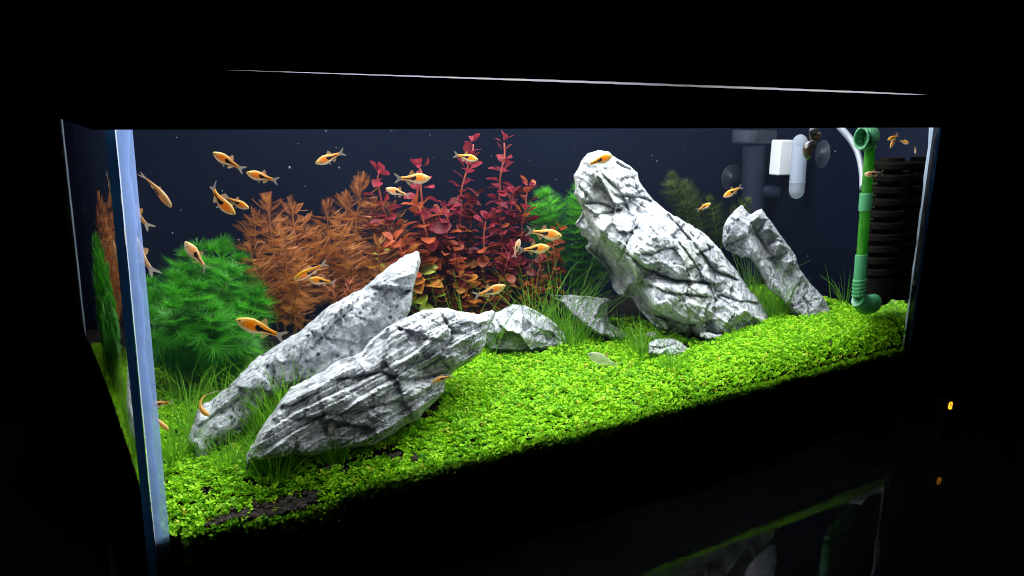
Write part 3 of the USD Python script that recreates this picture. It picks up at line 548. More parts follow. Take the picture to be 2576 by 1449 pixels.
for a in (
    (440,1165,115,70,.006, 'tall fine grass tuft left of the long slab, next to the white corner seam'),
    (480,1090,110,60,.008, 'grass tuft close behind the curved fish at the left end of the long slab'),
    (570,1185,75,70,.006, 'low grass tuft at the front foot of the long slab'),
    (690,1198,105,150,.005, 'thick grass tuft before the left end of the layered stone'),
    (840,1160,85,130,.0035, 'compact round grass tuft before the middle of the layered stone'),
    (660,1045,62,70,.006, 'grass tuft wedged low between the long slab and the layered stone', .5, (0, 0), .00036, 0.075),
    (725,975,58,80,.007, 'bright grass tuft growing between the two left stones, upper end', .5, (0, 0), .00036, 0.082),
    (690,1010,60,60,.006, 'grass tuft in the middle of the gap between the two left stones', .5, (0, 0), .00036, 0.078),
    (610,1120,52,40,.005, 'thin grass tuft at the bottom of the gap between the two left stones', .5, (0, 0), .00036, 0.07),
    (1000,1115,40,35,.004, 'small short grass tuft under the right end of the layered stone'),
    (1690,940,65,45,.004, 'thin grass tuft in front of the smallest stone'),
    (1615,900,85,50,.005, 'grass tuft left of the smallest stone'),
    (1440,825,60,45,.007, 'grass tuft leaning over the low pale stone', .5, (0, 0), .00036, 0.13),
    (1415,775,85,45,.008, 'long bent grass tuft at the foot of the red plants, left of the tall boulder', .5, (0, 0), .00036, 0.15),
    (1340,770,90,40,.010, 'sparse bent grass blades below the red leaves', .5, (0, 0), .00036, 0.16),
    (1560,850,50,24,.005, 'short dark grass tuft under the overhang of the tall boulder', .5, (0, 0), .00036, 0.12),
    (1180,775,85,16,.012, 'a few long grass blades behind the tip of the layered stone', .5, (0, 0), .00036, 0.15),
    (1890,720,70,60,.006, 'grass tuft in the gap between tall boulder and leaning slab, upper end', .5, (0, 0), .00036, 0.145),
    (1945,790,90,60,.006, 'grass tuft in the gap between tall boulder and leaning slab, lower end', .5, (0, 0), .00036, 0.115),
    (2130,745,55,24,.008, 'few thin grass blades at the foot of the green filter pipe', .5, (0, 0), .00036, 0.115),
    (560,965,45,50,.012, 'low sparse grass at the back edge of the long slab', .5, (0, 0), .00036, 0.14),
    (470,965,70,30,.012, 'dark sparse grass under the green bushy plant', .5, (0, 0), .00036, 0.14),
): tuft(*a)

# ------------------------------------------------------------------ feathery stem plants
def spline(pts, n):
    p = np.asarray(pts, float); s = np.concatenate([[0], np.cumsum(np.linalg.norm(np.diff(p, axis=0), axis=1))]); u = np.linspace(0, s[-1], n)
    q = np.stack([np.interp(u, s, p[:, k]) for k in range(3)], 1)
    for _ in range(max(1, n//10)): q[1:-1] = (q[:-2] + 2*q[1:-1] + q[2:])/4
    return q
def whorl(p, a, r, leaves, needles, fan, tilt, w, rng, side=0.0):
    """fan leaves around a stem node, every fan split into fine needles"""
    e1 = unit(np.cross(a, [.31, .77, .2])); e2 = np.cross(a, e1); quads = []
    for k in range(leaves):
        th_ = 2*np.pi*k/leaves + rng.uniform(-.25, .25) + p[2]*700; rad = math.cos(th_)*e1 + math.sin(th_)*e2
        t_ = tilt + rng.normal(0, .34 if side else .18); d = unit(rad*math.cos(t_) + a*math.sin(t_)); s = unit(np.cross(d, a)); rr = r*rng.uniform(.8, 1.12); lift = np.cross(s, d)
        if side:                                        # fish-bone leaf: a midrib with side needles
            quads.append((p, p + d*rr*.5, p + d*rr + lift*rr*.12, s))
            for q_ in range(needles):
                u = .25 + .7*q_/needles; b = p + d*rr*u + lift*rr*.12*u*u
                for sg in (-1, 1):
                    t2 = b + unit(d*.8 + s*sg)*rr*side*(1-.5*u)*rng.uniform(.7, 1.1); quads.append((b, (b+t2)/2 + lift*rr*.02, t2, np.cross(d, s)*.5 + s*.5))
        else:
            b = p + d*rr*.12
            for q_ in range(needles):
                ph = fan*(q_/(needles-1)*2-1) + rng.normal(0, .05); dd = d*math.cos(ph) + s*math.sin(ph); l2 = rr*.95*rng.uniform(.85, 1.05)*(1-.25*abs(ph)/fan)
                m_ = b + (d*.55 + dd*.45)*l2*.5; tip = b + dd*l2 + lift*rr*rng.uniform(-.05, .12); quads.append((b, m_, tip, np.cross(dd, lift)))
    v, f = [], []
    for b, m_, t_, s in quads:
        n = len(v); s = unit(s)*w; v += [b - s, b + s, m_ - s, m_ + s, t_]; f += [[n, n+1, n+3], [n, n+3, n+2], [n+2, n+3, n+4]]
    return np.array(v), np.array(f)
def stem_plant(name, label, group, stems, mt, stem_mt, r, step, leaves, needles, fan, tilt, w, seed, side=0.0, dens=1.0, base_z=None):
    rng = np.random.default_rng(seed); fol = []; tubes = []
    for st in stems:
        pts = np.array([at(*q) for q in st]); ln = np.linalg.norm(np.diff(pts, axis=0), axis=1).sum(); n = max(5, int(ln/step))
        c = spline(pts, n); c[1:] += np.cumsum(rng.normal(0, step*.08, (n-1, 3)), 0); c[:, 1] = np.clip(c[:, 1], .02, W-.024)
        tubes.append(tube(c, np.linspace(.0008, .0004, n), 5)); t = unit(np.gradient(c, axis=0))
        for k in range(n):
            u = k/(n-1)
            if u < .12 or rng.random() > dens: continue
            rr = r*(.75 + .25*math.sin(min(1, u*1.4)*math.pi/2))*(1 if u < .85 else 1 - .45*(u-.85)/.15)
            fol.append(whorl(c[k], t[k], rr, leaves, needles, fan, tilt + (.7 if u > .93 else 0), w, rng, side))
    x = thing(name, label, 'aquatic plant', group, loc=at(*stems[0][0]))
    for tb in tubes: obj('stem', tb, stem_mt, x, smooth=True)
    v, f = cat_mesh(*fol); v[:, 1] = np.clip(v[:, 1], YF+.002, W-T-.0026)
    obj('foliage', (v, f), mt, x, kind='stuff')
    return x
YG = .185
stem_plant('bushy_plant', 'large dome of dark green feathery foliage at the left of the tank', None,
    [[(500,930,YG),(490,820,YG),(500,720,YG-.01),(530,640,YG-.01)], [(520,930,YG),(560,820,YG),(590,730,YG),(600,655,YG)], [(490,930,YG-.01),(440,850,YG-.01),(420,780,YG-.02),(440,710,YG-.02)],
     [(480,930,YG-.01),(420,880,YG-.02),(390,830,YG-.02),(385,770,YG-.02)], [(530,930,YG),(590,860,YG),(630,800,YG-.01),(645,740,YG-.01)], [(510,930,YG-.01),(520,850,YG-.03),(500,790,YG-.04),(500,730,YG-.04)],
     [(500,930,YG),(470,820,YG-.005),(455,740,YG-.005),(470,670,YG-.005)], [(520,930,YG),(540,800,YG-.02),(560,740,YG-.025),(580,690,YG-.025)], [(500,930,YG-.01),(410,860,YG-.03),(385,840,YG-.04),(380,810,YG-.045)], [(520,930,YG),(500,860,YG-.03),(470,790,YG-.035),(460,720,YG-.03)], [(530,930,YG),(600,850,YG-.01),(625,770,YG-.005),(625,700,YG)], [(520,930,YG-.01),(540,870,YG-.04),(540,830,YG-.05),(545,790,YG-.05)],
     [(500,930,YG-.01),(460,880,YG-.03),(440,840,YG-.045),(430,790,YG-.05)], [(530,930,YG-.01),(570,880,YG-.03),(590,830,YG-.04),(600,780,YG-.04)], [(500,935,YG+.01),(480,800,YG+.02),(470,690,YG+.02),(480,640,YG+.02)],
     [(540,930,YG+.01),(570,780,YG+.02),(560,680,YG+.02),(560,630,YG+.02)], [(470,930,YG),(400,860,YG),(385,800,YG),(375,730,YG)], [(520,940,YG),(570,900,YG-.02),(620,880,YG-.03),(640,850,YG-.03)]],
    'fan_green', 'stem_green', .0200, .0048, 7, 15, 1.3, .35, .00024, 51)
stem_plant('bushy_plant', 'bright green feathery plant between the red plants and the tall boulder', None,
    [[(1420,760,.215),(1405,650,.215),(1390,570,.215),(1375,505,.215)], [(1440,760,.21),(1450,650,.21),(1440,560,.21),(1445,490,.21)], [(1430,760,.215),(1470,660,.215),(1480,570,.215),(1470,500,.215)], [(1460,770,.21),(1500,700,.21),(1510,620,.21),(1500,560,.21)], [(1400,770,.22),(1370,640,.22),(1350,560,.22),(1345,500,.22)]],
    'fan_bright', 'stem_green', .0195, .0058, 7, 14, 1.25, .4, .00021, 52)
stem_plant('bushy_plant', 'dull olive feathery plant behind the right shoulder of the tall boulder', None,
    [[(1760,640,.235),(1730,560,.235),(1710,500,.235),(1695,452,.235)], [(1780,640,.24),(1770,560,.24),(1745,510,.24),(1730,470,.24)], [(1800,650,.235),(1830,580,.235),(1850,540,.235),(1870,515,.235)], [(1790,650,.24),(1800,580,.24),(1790,540,.24),(1785,510,.24)]],
    'fan_olive', 'stem_green', .0185, .0050, 7, 14, 1.2, .5, .00018, 53)
GBn = 'feathery orange brown stem plants'
stem_plant('feathery_plant', 'left orange brown feathery plant rising beside the green dome', GBn,
    [[(720,840,.20),(700,720,.20),(690,620,.20),(685,520,.20)], [(740,840,.20),(750,700,.20),(745,600,.20),(740,530,.20)], [(700,830,.205),(660,700,.205),(640,620,.205),(640,545,.205)], [(745,835,.19),(730,740,.185),(710,660,.18),(700,590,.18)], [(760,830,.21),(775,720,.21),(780,640,.21),(775,565,.21)], [(700,800,.19),(670,750,.185),(640,690,.185),(630,640,.185)], [(720,820,.19),(740,780,.18),(760,720,.175),(765,670,.175)]],
    'feather_brown', 'stem_orange', .0172, .0047, 7, 8, 1.0, .22, .00014, 54, side=.46)
stem_plant('feathery_plant', 'right taller orange brown feathery plant beside the red leaved plants', GBn,
    [[(880,800,.205),(880,680,.205),(890,570,.205),(900,478,.205)], [(900,800,.205),(930,680,.205),(940,590,.205),(930,520,.205)], [(850,800,.21),(830,690,.21),(820,600,.21),(815,530,.21)], [(900,780,.195),(880,700,.19),(860,630,.185),(845,570,.185)], [(930,780,.21),(975,680,.21),(990,600,.21),(975,535,.21)], [(860,780,.2),(810,720,.2),(800,650,.2),(790,600,.2)], [(920,790,.19),(940,720,.185),(960,670,.18),(960,620,.18)], [(880,790,.21),(860,640,.215),(865,560,.215),(860,500,.215)]],
    'feather_brown', 'stem_orange', .0172, .0047, 7, 8, 1.0, .22, .00014, 55, side=.46)
stem_plant('feathery_plant', 'small low reddish feathery sprig before the right brown plant', GBn,
    [[(850,800,.17),(845,760,.168),(830,720,.165)], [(870,790,.17),(880,750,.168),(885,715,.165)]],
    'feather_red', 'stem_orange', .011, .0065, 5, 4, 1.0, .5, .00017, 56, side=.4)

# ------------------------------------------------------------------ red leaved stem plants, every leaf a part
def leaf(p, d, up, ln, wd, curl, fold):
    s = unit(np.cross(up, d)); up = np.cross(d, s); us = np.array([0, .12, .32, .55, .78, .93, 1.0]); ws = np.array([.07, .20, .72, 1.0, .93, .58, .05]); v = []
    for u, w in zip(us, ws):
        c = p + d*ln*u + up*(-curl*ln*u*u); v += [c - s*wd*.5*w + up*fold*wd*w*.5, c, c + s*wd*.5*w + up*fold*wd*w*.5]
    f = []
    for k in range(len(us)-1):
        a_ = 3*k
        for o in (0, 1): f += [[a_+o, a_+o+1, a_+o+4], [a_+o, a_+o+4, a_+o+3]]
    return np.array(v), np.array(f)
def red_plant(label, path, n, size, mats, seed, spread=1.0, group='red leaved stem plants in the middle of the tank', skip=.0, stem_mt='stem_red'):
    n = int(n*1.9) if size > .006 else n; size *= .98; rng = np.random.default_rng(seed); c = spline([at(*q) for q in path], 24); c[1:] += np.cumsum(rng.normal(0, .0006, (23, 3)), 0); t = unit(np.gradient(c, axis=0))
    x = thing('red_stem_plant', label, 'aquatic plant', group, loc=c[0])
    obj('stem', tube(c, np.linspace(.0010, .0006, 24), 6), stem_mt, x, smooth=True)
    for k in range(n):
        u = skip + (1-skip)*(k/(n-1))**.9; i_ = min(23, int(u*23)); a = t[i_]; e1 = unit(np.cross(a, [.2, .9, .3])); e2 = np.cross(a, e1); th_ = k*math.pi/2 + rng.uniform(-.4, .4)
        for sg in ((0, math.pi) if k < n-1 and (u > .72 or size < .006) else (0, 1.6, 3.14, 4.7)):
            rad = math.cos(th_+sg)*e1 + math.sin(th_+sg)*e2; el = rng.uniform(-.15, .55) + .55*max(0, u-.75)/.25; d = unit(rad*math.cos(el) + a*math.sin(el))
            s_ = size*rng.uniform(.7, 1.08)*(1 if u < .88 else .75); p = c[i_] + rng.normal(0, .0008, 3); d2 = d*spread
            pos_ = u + rng.normal(0, .16); mt = mats[min(len(mats)-1, max(0, int((1-pos_)*len(mats))))]
            q = leaf(p + d2*.0015, d, a + .3*rng.normal(0, 1, 3), s_, s_*rng.uniform(.60, .80), rng.uniform(-.05, .4), rng.uniform(.1, .5))
            q[0][:, 1] = np.clip(q[0][:, 1], .02, W-T-.003)
            obj('leaf', q, mt, x, smooth=True)
YR = .195
CR, WI, RU, AM, LI = 'leaf_crimson', 'leaf_wine', 'leaf_rust', 'leaf_amber', 'leaf_lime'
for a in (
    ('tall left spire of crimson leaves reaching near the water surface', [(1150,770,YR),(1148,640,YR),(1160,490,YR),(1188,368,YR)], 18, .0115, [CR, CR, WI, WI, RU, AM], 61),
    ('tall right spire of crimson leaves reaching near the water surface', [(1255,780,YR),(1258,620,YR),(1252,490,YR),(1268,370,YR)], 18, .0115, [CR, CR, CR, WI, RU, AM], 62),
    ('rust red plant at the left of the red group with large open leaves', [(1100,780,YR-.01),(1085,680,YR-.012),(1062,600,YR-.015),(1040,540,YR-.015)], 12, .0150, [RU, CR, RU, RU, AM], 63),
    ('dense wine red plant at the right of the red group', [(1300,780,YR),(1310,660,YR),(1318,560,YR),(1325,485,YR)], 14, .0120, [RU, CR, WI, WI, RU, AM], 64),
    ('thin sprig with four crimson leaves at the far left of the red group', [(1040,720,YR),(1010,620,YR),(972,530,YR),(960,450,YR)], 5, .0135, [CR, CR, RU, RU], 65, 1.0, None, .42),
    ('thin sprig with a single upright leaf left of the tall spires', [(1090,720,YR+.005),(1075,600,YR+.005),(1058,500,YR+.005),(1052,415,YR+.005)], 6, .0120, [CR, CR, RU, RU], 66, 1.0, None, .4),
    ('wine red plant filling the middle between the two tall spires', [(1200,790,YR-.005),(1205,700,YR-.008),(1212,610,YR-.01),(1215,540,YR-.01)], 14, .0120, [CR, WI, WI, RU, AM, AM], 67),
    ('low amber leaved plant in the shade below the red group', [(1170,790,YR-.02),(1165,740,YR-.022),(1150,690,YR-.025),(1140,640,YR-.025)], 10, .0115, [RU, WI, AM, AM], 68),
    ('rust plant at the right edge of the red group before the green feathers', [(1380,770,YR-.01),(1385,700,YR-.01),(1392,640,YR-.012),(1400,590,YR-.012)], 10, .0105, [RU, RU, WI, AM], 69),
    ('lower left rust plant with broad drooping leaves', [(1070,760,YR-.015),(1050,700,YR-.018),(1020,650,YR-.02),(1000,610,YR-.02)], 9, .0145, [RU, RU, AM, LI], 70),
    ('short red bush in the centre of the red group behind the fish pair', [(1240,790,YR-.02),(1250,730,YR-.02),(1270,670,YR-.022),(1290,620,YR-.022)], 11, .0115, [CR, WI, RU, AM], 71),
    ('crimson plant low in front of the tall left spire', [(1130,780,YR-.01),(1120,690,YR-.012),(1125,600,YR-.014),(1135,530,YR-.014)], 13, .0120, [CR, WI, RU, RU, AM], 72),
    ('dark wine plant behind the left red spire', [(1170,790,YR+.012),(1172,690,YR+.012),(1180,590,YR+.012),(1190,500,YR+.012)], 15, .0115, [WI, WI, WI, RU, AM], 81),
    ('dark wine plant behind the right red spire', [(1290,790,YR+.012),(1285,680,YR+.012),(1290,590,YR+.012),(1298,500,YR+.012)], 15, .0115, [CR, WI, WI, RU, AM], 82),
    ('rust plant between the left rust plant and the left spire', [(1110,790,YR+.006),(1105,700,YR+.006),(1100,620,YR+.006),(1095,545,YR+.006)], 13, .0125, [RU, CR, WI, RU, AM], 83),
    ('low dark leaved plant at the right foot of the red group', [(1330,790,YR-.012),(1340,740,YR-.014),(1345,690,YR-.016),(1350,640,YR-.016)], 10, .0105, [WI, RU, AM, AM], 84),
    ('low dark leaved plant at the left foot of the red group', [(1080,790,YR-.006),(1075,750,YR-.008),(1078,700,YR-.01),(1085,660,YR-.01)], 9, .0115, [WI, RU, WI, AM], 85),
): red_plant(*[b if b is not None else 'red leaved stem plants in the middle of the tank' for b in a])
red_plant('small lime green sprig among the right brown feathers', [(975,740,.185),(965,690,.185),(955,650,.185),(950,610,.185)], 8, .0058, [LI, LI], 73, group=None, stem_mt='stem_orange')

# ------------------------------------------------------------------ fish
def fish_shape(path, bend, skin, fin, ghost=False, pale=0.0):
    """nose at x=+.5, end of the tail fin at -.5, back along +z; bend curves the body sideways"""
    root = stage.CreateClassPrim(path)
    def curve(v):
        v = np.asarray(v, float).copy(); s = (.15 - v[:, 0]); sgn = np.where(s > 0, 1.0, .35); ang = bend*s*sgn
        y = v[:, 1].copy(); v[:, 1] = y*np.cos(ang) + bend*s*s*.5*sgn; v[:, 0] = v[:, 0] + y*np.sin(ang) + np.sign(s)*0 + (bend*s)**2*s*.15
        return v
    xs = np.linspace(.5, -.30, 72); u = (.5-xs)/.80
    top = np.interp(u, [0, .03, .1, .22, .38, .55, .72, .88, 1], [0, .024, .052, .088, .108, .096, .064, .042, .040]); bot = np.interp(u, [0, .03, .1, .22, .38, .55, .72, .88, 1], [0, .026, .058, .096, .118, .098, .058, .036, .036])
    wid = np.interp(u, [0, .03, .12, .3, .5, .75, 1], [0, .028, .052, .064, .056, .028, .010]); for_ = 36
    top, bot, wid = top*1.28, bot*1.34, wid*1.15
    for q in (top, bot, wid):
        q[1:-1] = (q[:-2]+2*q[1:-1]+q[2:])/4
    an = np.linspace(0, 2*np.pi, for_, endpoint=False); ca, sa = np.cos(an), np.sin(an)
    v = np.array([[x, w*c, (t if s > 0 else b)*s] for x, t, b, w in zip(xs, top, bot, wid) for c, s in zip(np.sign(ca)*np.abs(ca)**.85, sa)]); f = []
    for k in range(len(xs)-1):
        for j in range(for_):
            a_, b_ = k*for_ + j, k*for_ + (j+1) % for_; f += [[a_, b_+for_, b_], [a_, a_+for_, b_+for_]]
    zz = v[:, 2]/np.repeat(np.where(True, top, top), for_); zz = np.where(v[:, 2] > 0, v[:, 2]/np.repeat(top+1e-6, for_), v[:, 2]/np.repeat(bot+1e-6, for_)); X = v[:, 0]
    silver, orange, olive, belly = np.array([.82, .58, .20]), np.array([.96, .30, .02]), np.array([.66, .42, .10]), np.array([.82, .82, .76])
    sm = lambda e0, e1, q: np.clip((q-e0)/(e1-e0), 0, 1)**2*(3-2*np.clip((q-e0)/(e1-e0), 0, 1))
    c = silver + (orange-silver)*(sm(.42, .22, X)*sm(-.75, -.15, zz))[:, None]
    c = c + (belly-c)*(sm(-.25, -.75, zz)*sm(-.2, .0, X))[:, None]; c = c + (olive-c)*(sm(.55, .95, zz)*.85)[:, None]
    c = c + (np.array([.80, .42, .06])-c)*(sm(.40, .46, X)*0)[:, None]
    # the black wedge: widest under the back fin, narrowing to the tail root
    hi = np.interp(X, [-.29, -.05, .10, .125], [.10, .30, .62, .30]); lo = np.interp(X, [-.29, -.05, .02, .08, .125], [-.22, -.25, -.42, -.30, .15])
    wedge = (X < .125) & (X > -.29) & (zz < hi) & (zz > lo); orange_band = (X < .16) & (X > -.3) & (zz < hi+.28) & (zz > hi)  # wedge and the orange band along its upper edge
    c[orange_band] = [.95, .48, .12]; c[wedge] = [.012, .010, .014]
    gill = (np.abs(X-.335) < .012) & (zz < .3) & (zz > -.6); c[gill] = c[gill]*.55
    if pale: c = c + (np.array([.76, .58, .46])*np.where(wedge[:, None], .35, 1.0)-c)*pale*np.where(wedge, .25, 1)[:, None]
    if ghost: g_ = np.array([.42, .40, .30]); c = g_ + .25*(np.stack([noise(v, 9, 3)]*3, 1)); c = np.clip(c, .1, .7)
    def add(name, vv, ff, mt, cc, par=root, smooth=True):
        n_ = f'{par.GetPath()}/{name}'; k = used.get(n_, 0); used[n_] = k+1
        vv = curve(vv); o = usdkit.mesh(stage, n_ if k == 0 else f'{n_}_{k:03d}', (vv, np.array(ff)), M[mt], smooth=smooth)
        UsdGeom.PrimvarsAPI(o).CreatePrimvar('tint', Sdf.ValueTypeNames.Float3Array, 'vertex').Set(Vt.Vec3fArray.FromNumpy(np.broadcast_to(cc, vv.shape).astype(np.float32)))
        return o
    add('body', v, f, skin, c)
    def plate(poly):
        p = np.array(poly, float); n = len(p); vv = np.vstack([np.column_stack([p[:, 0], np.full(n, .003), p[:, 1]]), np.column_stack([p[:, 0], np.full(n, -.003), p[:, 1]])])
        ff = [[0, k, k+1] for k in range(1, n-1)] + [[n, n+k+1, n+k] for k in range(1, n-1)]
        for k in range(n): ff += [[k, (k+1) % n, n+(k+1) % n], [k, n+(k+1) % n, n+k]]
        return vv, ff
    fc = [.42, .36, .30] if not ghost else [.3, .3, .25]
    for sg in (1, -1): add('tail_fin', *plate([(-.28, 0), (-.29, .035*sg), (-.36, .07*sg), (-.43, .115*sg), (-.5, .135*sg), (-.46, .075*sg), (-.415, .03*sg), (-.40, .0)]), fin, fc, smooth=False)
    add('dorsal_fin', *plate([(.07, .122), (.035, .19), (.0, .235), (-.045, .19), (-.075, .135), (-.085, .095)]), fin, [.6, .34, .16], smooth=False)
    add('anal_fin', *plate([(-.02, -.118), (-.06, -.19), (-.11, -.165), (-.17, -.085), (-.185, -.055)]), fin, [.6, .42, .25], smooth=False)
    add('pelvic_fin', *plate([(.13, -.152), (.07, -.215), (.035, -.205), (.07, -.15)]), fin, fc, smooth=False)
    for sg in (1, -1):
        s = trimesh.creation.icosphere(2, .030); ev = s.vertices*[1, .45, 1]; rr = np.hypot(s.vertices[:, 0], s.vertices[:, 2])
        add('eye', ev + [.425, sg*.039, .018], s.faces, skin, np.where((rr < .019)[:, None], [.01, .01, .01], [.75, .55, .12] if not ghost else [.3, .3, .2]))
    return root
SHAPES = {k: fish_shape(f'/World/fish_form_{n}', b, 'fish_skin', 'fish_fin').GetPath() for k, n, b in ((0, 'straight', 0.0), (1, 'left', 1.6), (-1, 'right', -1.6), (3, 'tight_left', 3.4), (-3, 'tight_right', -3.4))}
for k, n, b, p_ in ((10, 'silvery', .4, .2), (11, 'rosy', -.5, .55)): SHAPES[k] = fish_shape(f'/World/fish_form_{n}', b, 'fish_skin', 'fish_fin', False, p_).GetPath()
GHOST = fish_shape('/World/fish_form_pale', .3, 'ghost_skin', 'fish_fin', True).GetPath()
def fish(head, tail, Y, label, bend=0, roll=0, yaw=0, ghost=False, name='fish', group='orange fish with a black wedge swimming in the tank', grow=1.0):
    h = at(*head, Y); q, w = sight(*tail); _, wh = sight(*head); t = q + w*np.dot(h - q, wh)/np.dot(w, wh)
    ax = h - t; ln = np.linalg.norm(ax)/math.cos(math.radians(yaw))*grow; mid = (h+t)/2; view = -wh
    x = unit(ax*math.cos(math.radians(yaw))/np.linalg.norm(ax) + view*math.sin(math.radians(yaw)))
    z = np.array([0, 0, 1.0]) - x*x[2]
    if np.linalg.norm(z) < .35: z = unit(np.cross(view, x)); z = z if z[2] > 0 or abs(z[2]) < .2 and z[0] > 0 else -z
    z = unit(z); y = np.cross(z, x); c, s = math.cos(math.radians(roll)), math.sin(math.radians(roll)); tow = 1 if np.dot(y, view) > 0 else -1
    z2 = unit(z*c + y*tow*s); y2 = np.cross(z2, x)
    mm = Gf.Matrix4d(*(x*ln), 0, *(y2*ln), 0, *(z2*ln), 0, *mid, 1)
    X = UsdGeom.Xform.Define(stage, numbered('/World/' + name)); X.AddTransformOp().Set(mm)
    p = X.GetPrim(); p.GetReferences().AddInternalReference(GHOST if ghost else SHAPES[bend]); p.SetInstanceable(True)
    tag(p, label, 'fish', group)
for a in (
    ((535,383),(616,430),.060,'fish at upper left heading up left, its tail crossing the fish below it',0,15),
    ((619,434),(702,456),.075,'fish whose head meets the tail of the fish above it, upper left',0,5),
    ((793,411),(868,381),.10,'small fish heading down left alone high above the brown plants',0,12),
    ((432,522),(358,428),.06,'pinkish fish seen from its back, diving down right near the white corner seam',11,62),
    ((592,542),(512,466),.07,'arched fish with its tail high at left and nose down, left of the brown plants',1,25),
    ((627,524),(560,494),.09,'fish half hidden behind the arched fish, only head showing',10,10),
    ((465,607),(524,682),.085,'fish in front of the green dome heading steeply up left with silver belly',10,-10),
    ((738,704),(824,660),.085,'fish before the left brown plant heading down left, upper of a pair',0,35),
    ((776,702),(845,712),.095,'lower fish of the pair before the left brown plant, heading left',0,8),
    ((593,803),(720,850),.055,'large vivid orange fish in front of the green dome, above the long slab',0,12),
    ((304,490),(377,582),.022,'fish with its head inside the white corner seam, upper of two',11,30),
    ((312,572),(386,700),.020,'fish with its head inside the white corner seam, lower of two',11,30),
    ((370,1020),(438,1010),.03,'fish by the left corner seam heading left, above the grass',0,25),
    ((425,1083),(366,1030),.03,'fish by the left corner seam seen from its back, heading down right',0,60),
    ((525,1054),(476,985),.05,'strongly curved fish over the left end of the long slab',3,55),
    ((1083,448),(990,450),.13,'silvery fish heading right at the left of the red spires, upper of two',10,5),
    ((970,474),(1034,493),.14,'small fish heading left at the crimson sprig, lower of two',10,5),
    ((1203,402),(1140,388),.15,'fish heading right in front of the tip of the left red spire',0,0),
    ((1414,594),(1322,580),.12,'fish heading right before the green feathers, upper of a pair',0,5),
    ((1384,622),(1302,630),.115,'fish heading right before the green feathers, lower of a pair',0,5),
    ((1307,601),(1292,650),.13,'fish turned nearly head on, heading up at the left of the right pair',11,10),
    ((1272,718),(1190,748),.10,'fish heading up right below the red plants over the pale stone',10,15),
    ((1541,391),(1472,417),.085,'orange fish in front of the very top of the tall boulder',0,5),
    ((1788,511),(1752,530),.12,'tiny fish heading right in front of the olive plant',0,0),
    ((1819,495),(1868,468),.14,'small fish heading down left between olive plant and grey intake tube',0,10),
    ((1086,961),(1142,942),.03,'small silvery fish over the right end of the layered stone',10,20),
    ((2174,439),(2216,434),.007,'fish crossing the green riser pipe of the filter',11,10),
    ((2239,373),(2258,333),.036,'fish high at the right corner heading down, longest of the corner group',0,20),
    ((2232,352),(2262,340),.030,'fish high at the right corner heading left, crossing another fish',0,10),
    ((2287,360),(2262,354),.024,'tiny fish heading right high in the right corner',0,0),
    ((2303,388),(2302,366),.014,'smallest pale fish seen end on, nearest the right corner seam',11,30),
): fish(*a)
fish((1478,890), (1560,922), .06, 'pale see-through fish hovering over the carpet near the smallest stone', ghost=True, name='pale_fish', group=None)
fish((828,1100), (846,1010), .022, 'greyish see-through fish with nose down before the layered stone', ghost=True, name='pale_fish', group=None)

# ------------------------------------------------------------------ sponge filter at the right
YP = .016
flt = thing('sponge_filter', 'green pipe sponge filter with a ribbed black sponge in the right corner', 'aquarium filter', loc=at(2180, 770, YP))
P0, P1 = at(2160, 745, YP), at(2191, 340, YP); ax = unit(P1 - P0)
def ptat(py):
    u = np.interp(py, [340, 745], [1, 0]); return P0 + (P1-P0)*u
rp = .0062
def sec(name, py0, py1, r, mt, rings=0, parent=flt, lip=True):
    a_, b_ = ptat(py0), ptat(py1); ln = np.linalg.norm(b_-a_)
    pr = [(0, 0), (0, r*.96), (.0004, r)]
    if rings:
        for k in range(rings):
            s = ln*(k+.2)/rings; pr += [(s, r), (s+.0002, r*1.10), (s+ln*.42/rings, r*1.10), (s+ln*.42/rings+.0002, r)]
    pr += [(ln-.0006, r), (ln, r*.94), (ln, 0)]
    return obj(name, lathe(pr, a_, b_-a_, 40), mt, parent, smooth=35)
sec('riser_tube', 530, 350, rp*.86, 'green_clear')
sec('riser_tube', 640, 520, rp*.90, 'green_clear')
sec('collar', 524, 480, rp*1.12, 'green_plastic')
sec('collar', 372, 338, rp*1.05, 'green_plastic')
sec('coupling', 700, 635, rp*1.10, 'green_plastic')
sec('coupling', 748, 697, rp*1.12, 'green_plastic', rings=5)
# lower elbow: ribbed bend running to the right and back
E0 = ptat(748); outd = unit(np.array([.93, .30, -.06])); c = []
for k in range(26):
    u = k/25; c.append(E0 + np.array([0, 0, -.0015]) + (-ax*.0075*math.sin(min(1, u*1.8)*math.pi/2)) + outd*(.036*u**1.1))
rr = [rp*1.26*(1 + (.07 if (k % 3 == 0 and k > 6) else 0)) * (1 if k < 24 else .9) for k in range(26)]
obj('lower_elbow', tube(np.array(c), rr, 30), 'green_plastic', flt, smooth=40)
# outlet elbow at the top with its round open mouth towards the room
Mo = at(2166, 348, YP-.006); Mi = ptat(345); dm = unit(Mi - Mo)
rr_ = .0085
obj('outlet_elbow', lathe([(.016, rr_*.70), (.0, rr_*.80), (-.0003, rr_*.9), (0, rr_), (.004, rr_), (.0042, rr_*1.08), (.0062, rr_*1.08), (.0064, rr_), (.009, rr_), (.0092, rr_*1.08), (.0112, rr_*1.08), (.0114, rr_), (.020, rr_), (.024, rr_*.8), (.025, 0)], Mo, dm, 40), 'green_plastic', flt, smooth=35)
